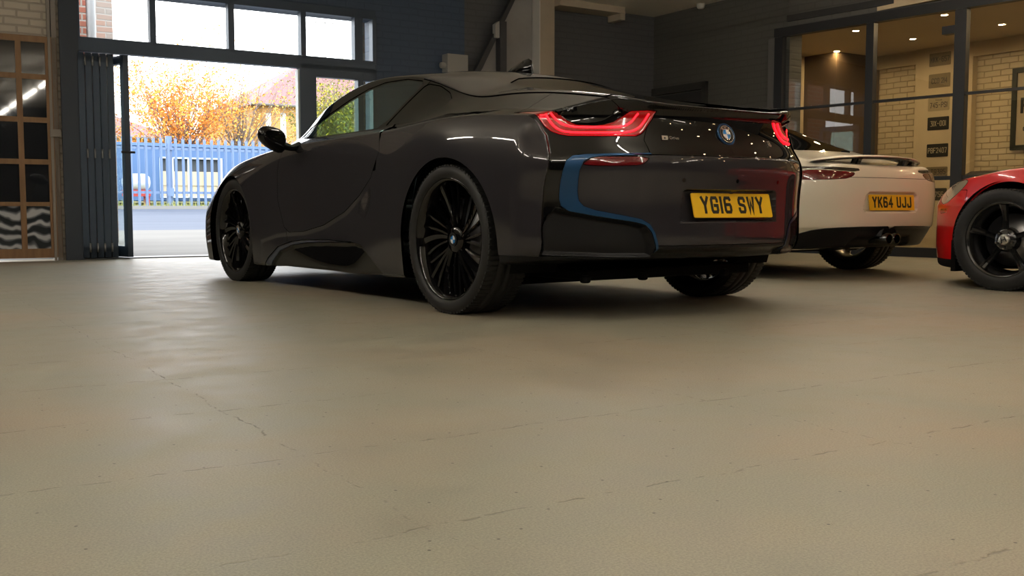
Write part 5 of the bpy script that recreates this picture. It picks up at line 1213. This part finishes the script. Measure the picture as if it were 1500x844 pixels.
OR = [(.75, .33, .06), (.68, .22, .05), (.80, .45, .10), (.50, .22, .08)]
tree('orange_tree', 8.7, 33, 5.4, 1.6, 'orange autumn tree with bare upper twigs, left of the brick house', OR, 19000, 11, nb=80, spread=1.15)
tree('autumn_tree', 10.7, 33.6, 4.9, 1.1, 'thinner yellow and orange autumn tree close to the brick house', [(.70, .42, .10), (.62, .30, .08), (.55, .48, .14), (.45, .22, .10)], 3600, 12, nb=50)
tree('olive_tree', 14.1, 33.4, 4.6, .95, 'dense olive tree with a yellow patch seen through the right hand door pane', [(.20, .20, .06), (.62, .48, .04), (.28, .27, .09), (.14, .16, .06)], 15000, 13, nb=60, dens=1.6, lsz=.05)
# weeds along the fence
mb = MB(); r_ = random.Random(4)
for i in range(2600):
    u = r_.uniform(3.5, 14); n = 26.0+r_.gauss(0, .10); h = abs(r_.gauss(.10, .07))+.03; a = r_.uniform(0, 6.28); d = np.array((math.cos(a), math.sin(a), 0))*.008; p = np.array((u, n, slope(n))); t = p+np.array((r_.gauss(0, .04), r_.gauss(0, .04), h))
    mb.add([p-d, p+d, t], [(0, 1, 2)])
o = rb(mb, 'grass', mat('weeds', (.34, .36, .12), .8)); tag(o, 'rough grass and weeds growing along the foot of the blue fence', 'grass', kind='stuff')
# houses
TILE = noisy('red_roof_tiles', (.16, .075, .08), (.21, .105, .105), 6, .8, bump=.4)
OBR = brick('orange_house_brick', (.50, .24, .055), (.44, .20, .045), (.36, .27, .16), rough=.8, bump=.3)
WW = mat('white_window_frame', (.78, .80, .80), .4); WG = mat('house_window_glass', (.35, .42, .50), .1, 0, .6)
def house(u0, u1, n0, n1, ze, zr, label, wins, zb=.6, ridge='n', chim=None, overhang=.3):
    h = empty('house', U2W((u0+u1)/2, n0, 0), ROT); tag(h, label, 'house'); cu = (u0+u1)/2; mb = MB()
    def B(x0, x1, y0, y1, z0, z1): mb.box(x0-cu, x1-cu, y0-n0, y1-n0, z0, z1)
    us = sorted(wins, key=lambda w: w[0]); x = u0
    for w in us:
        B(x, w[0], n0, n0+.3, zb, ze); B(w[0], w[1], n0, n0+.3, zb, w[2]); B(w[0], w[1], n0, n0+.3, w[3], ze); x = w[1]
    B(x, u1, n0, n0+.3, zb, ze); B(u0, u0+.3, n0, n1, zb, ze); B(u1-.3, u1, n0, n1, zb, ze); B(u0, u1, n1-.3, n1, zb, ze); mb.build('wall', OBR, h)
    for w in us:
        f = MB(); a, b, c, d = w[0]-cu, w[1]-cu, w[2], w[3]
        for q in ((a, a+.08, c, d), (b-.08, b, c, d), (a, b, c, c+.08), (a, b, d-.08, d), ((a+b)/2-.03, (a+b)/2+.03, c, d)): f.box(q[0], q[1], .05, .14, q[2], q[3])
        fo = f.build('window', WW, h); g = MB(); g.box(a, b, .15, .17, c, d); g.build('pane', WG, fo)
    r = MB(); o = overhang; U0_, U1_ = u0-cu-o, u1-cu+o; N1_ = n1-n0+o
    if ridge == 'u':
        mid = (n1-n0)/2; V = [(U0_, -o, ze-.1), (U1_, -o, ze-.1), (U1_, N1_, ze-.1), (U0_, N1_, ze-.1), (U0_+(mid), mid, zr), (U1_-mid, mid, zr)]
        r.add(V, [(0, 1, 5, 4), (1, 2, 5), (2, 3, 4, 5), (3, 0, 4), (0, 3, 2, 1)])
    r.build('roof', TILE, h); g = MB(); g.tube([(U0_, -o-.05, ze-.08), (U1_, -o-.05, ze-.08)], .06, 8); g.build('gutter', mat('gutter_dark', (.10, .09, .09), .5), h)
    if chim:
        c = MB(); c.box(chim[0]-cu, chim[1]-cu, 3, 3.6, ze, chim[2]); c.build('chimney', OBR, h); c = MB(); c.tube([(chim[0]-cu+.2, 3.3, chim[2]), (chim[0]-cu+.2, 3.3, chim[2]+1.95)], .03, 6); z = chim[2]+1.8
        c.tube([(chim[0]-cu-.3, 3.3, z), (chim[0]-cu+.7, 3.3, z)], .02, 6)
        for k in range(5): c.tube([(chim[0]-cu-.2+k*.18, 3.1, z), (chim[0]-cu-.2+k*.18, 3.5, z)], .015, 5)
        c.build('tv_aerial', mat('aerial_grey', (.3, .3, .3), .5), h)
    return h
house(14.1, 26.0, 42, 50, 4.95, 7.4, 'orange brick house with a red tiled hip roof right of the autumn trees', [(14.55, 14.80, 2.2, 3.98+.6), (15.18, 15.45, 2.2, 4.6), (17.6, 18.3, 2.4, 4.7), (20.5, 21.3, 2.4, 4.7)], ridge='u', chim=(18.4, 19.0, 7.35))
house(4.0, 11.5, 45, 52, 3.6, 5.2, 'low house with a red tiled roof behind the left of the fence', [(8.0, 8.8, 1.6, 2.9)], ridge='u')
# neighbouring brick wall and pipe just outside, left of the doors
RB_ = brick('red_brick', (.42, .13, .09), (.48, .18, .12), (.48, .44, .40), rough=.8, bump=.5)
RBY = brick('red_brick_side', (.42, .13, .09), (.48, .18, .12), (.48, .44, .40), rough=.8, bump=.5, plane='yz')
mb = MB(); mb.mat(RB_); mb.box(1.2, 2.17, 12.0, 12.3, -.05, 4.6); tag(rb(mb, 'brick_wall'), 'red brick side wall outside the upper left window', 'wall')
mb = MB(); mb.lathe([(.055, 0), (.055, 4.6)], 18, (2.225, 12.05, 0), 'z'); tag(rb(mb, 'drainpipe', mat('white_pipe', (.55, .56, .58), .5)), 'white drainpipe on the brick wall outside the upper left window', 'pipe')
mb = MB(); mb.mat(brick('weathered_brick', (.36, .24, .19), (.30, .29, .27), (.34, .33, .31), rough=.8, bump=.4)); mb.box(2.35, 2.77, 13.6, 14.0, -.05, 4.6); tag(rb(mb, 'gate_pillar'), 'weathered brick pillar standing outside behind the folded doors', 'pillar')
mb = MB(); mb.mat(brick('pale_pier_brick', (.55, .42, .30), (.50, .36, .26), (.6, .55, .45), rough=.8)); mb.box(5.03, 5.5, 11.16, 11.4, -.05, 4.2); tag(rb(mb, 'brick_pier'), 'brick pier outside the right end of the upper windows', 'pier')
# roof over the building (keeps daylight outside)
mb = MB(); mb.box(-6.4, 12.5, -7.4, 11.15, CEIL+.2, CEIL+.35); structure(rb(mb, 'roof', DARK))
mb = MB(); mb.box(12.25, 12.5, -7.4, 11.15, -.2, CEIL+.3); mb.box(9.4, 12.4, 10.9, 11.15, -.2, CEIL+.3); mb.box(9.4, 12.4, 1.6, 1.8, -.2, CEIL+.3); structure(rb(mb, 'wall_outer', DARK))
# ================================================================== light, camera, colour
W_ = bpy.data.worlds.new('World'); bpy.context.scene.world = W_; W_.use_nodes = True; bg = W_.node_tree.nodes['Background']
wt = W_.node_tree; tc = wt.nodes.new('ShaderNodeTexCoord'); ns = wt.nodes.new('ShaderNodeTexNoise'); ns.inputs['Scale'].default_value = 2.5; ns.inputs['Detail'].default_value = 5
rp = wt.nodes.new('ShaderNodeValToRGB'); rp.color_ramp.elements[0].color = (.86, .93, 1, 1); rp.color_ramp.elements[1].color = (1, 1, 1, 1); rp.color_ramp.elements[0].position = .35; rp.color_ramp.elements[1].position = .65
wt.links.new(tc.outputs['Generated'], ns.inputs['Vector']); wt.links.new(ns.outputs['Fac'], rp.inputs[0]); wt.links.new(rp.outputs[0], bg.inputs[0]); bg.inputs[1].default_value = SKY
# the sky's light is sampled through the door opening
pl = bpy.data.lights.new('doorway_daylight', 'AREA'); pl.shape = 'RECTANGLE'; pl.size = 3.15; pl.size_y = 2.65; pl.cycles.is_portal = True
po = bpy.data.objects.new('doorway_daylight', pl); COL.objects.link(po); po.location = U2W(3.47, NW+.3, 1.33); po.rotation_euler = (-math.pi/2, 0, ROT)
cam = bpy.data.cameras.new('camera'); cam.sensor_width = 36; cam.lens = 36; cam.clip_end = 400; cam.clip_start = .05
co = bpy.data.objects.new('camera', cam); COL.objects.link(co); co.location = (0, 0, CAMZ); co.rotation_euler = (math.pi/2+PITCH, 0, 0); bpy.context.scene.camera = co
sc = bpy.context.scene; sc.view_settings.view_transform = 'Standard'; sc.view_settings.look = 'None'; sc.view_settings.gamma = 1; sc.view_settings.use_curve_mapping = False; sc.view_settings.exposure = EXPOSURE
sc.cycles.use_denoising = True; sc.cycles.max_bounces = 10; sc.cycles.transparent_max_bounces = 16; sc.cycles.sample_clamp_indirect = 6; sc.cycles.caustics_reflective = False; sc.cycles.caustics_refractive = False
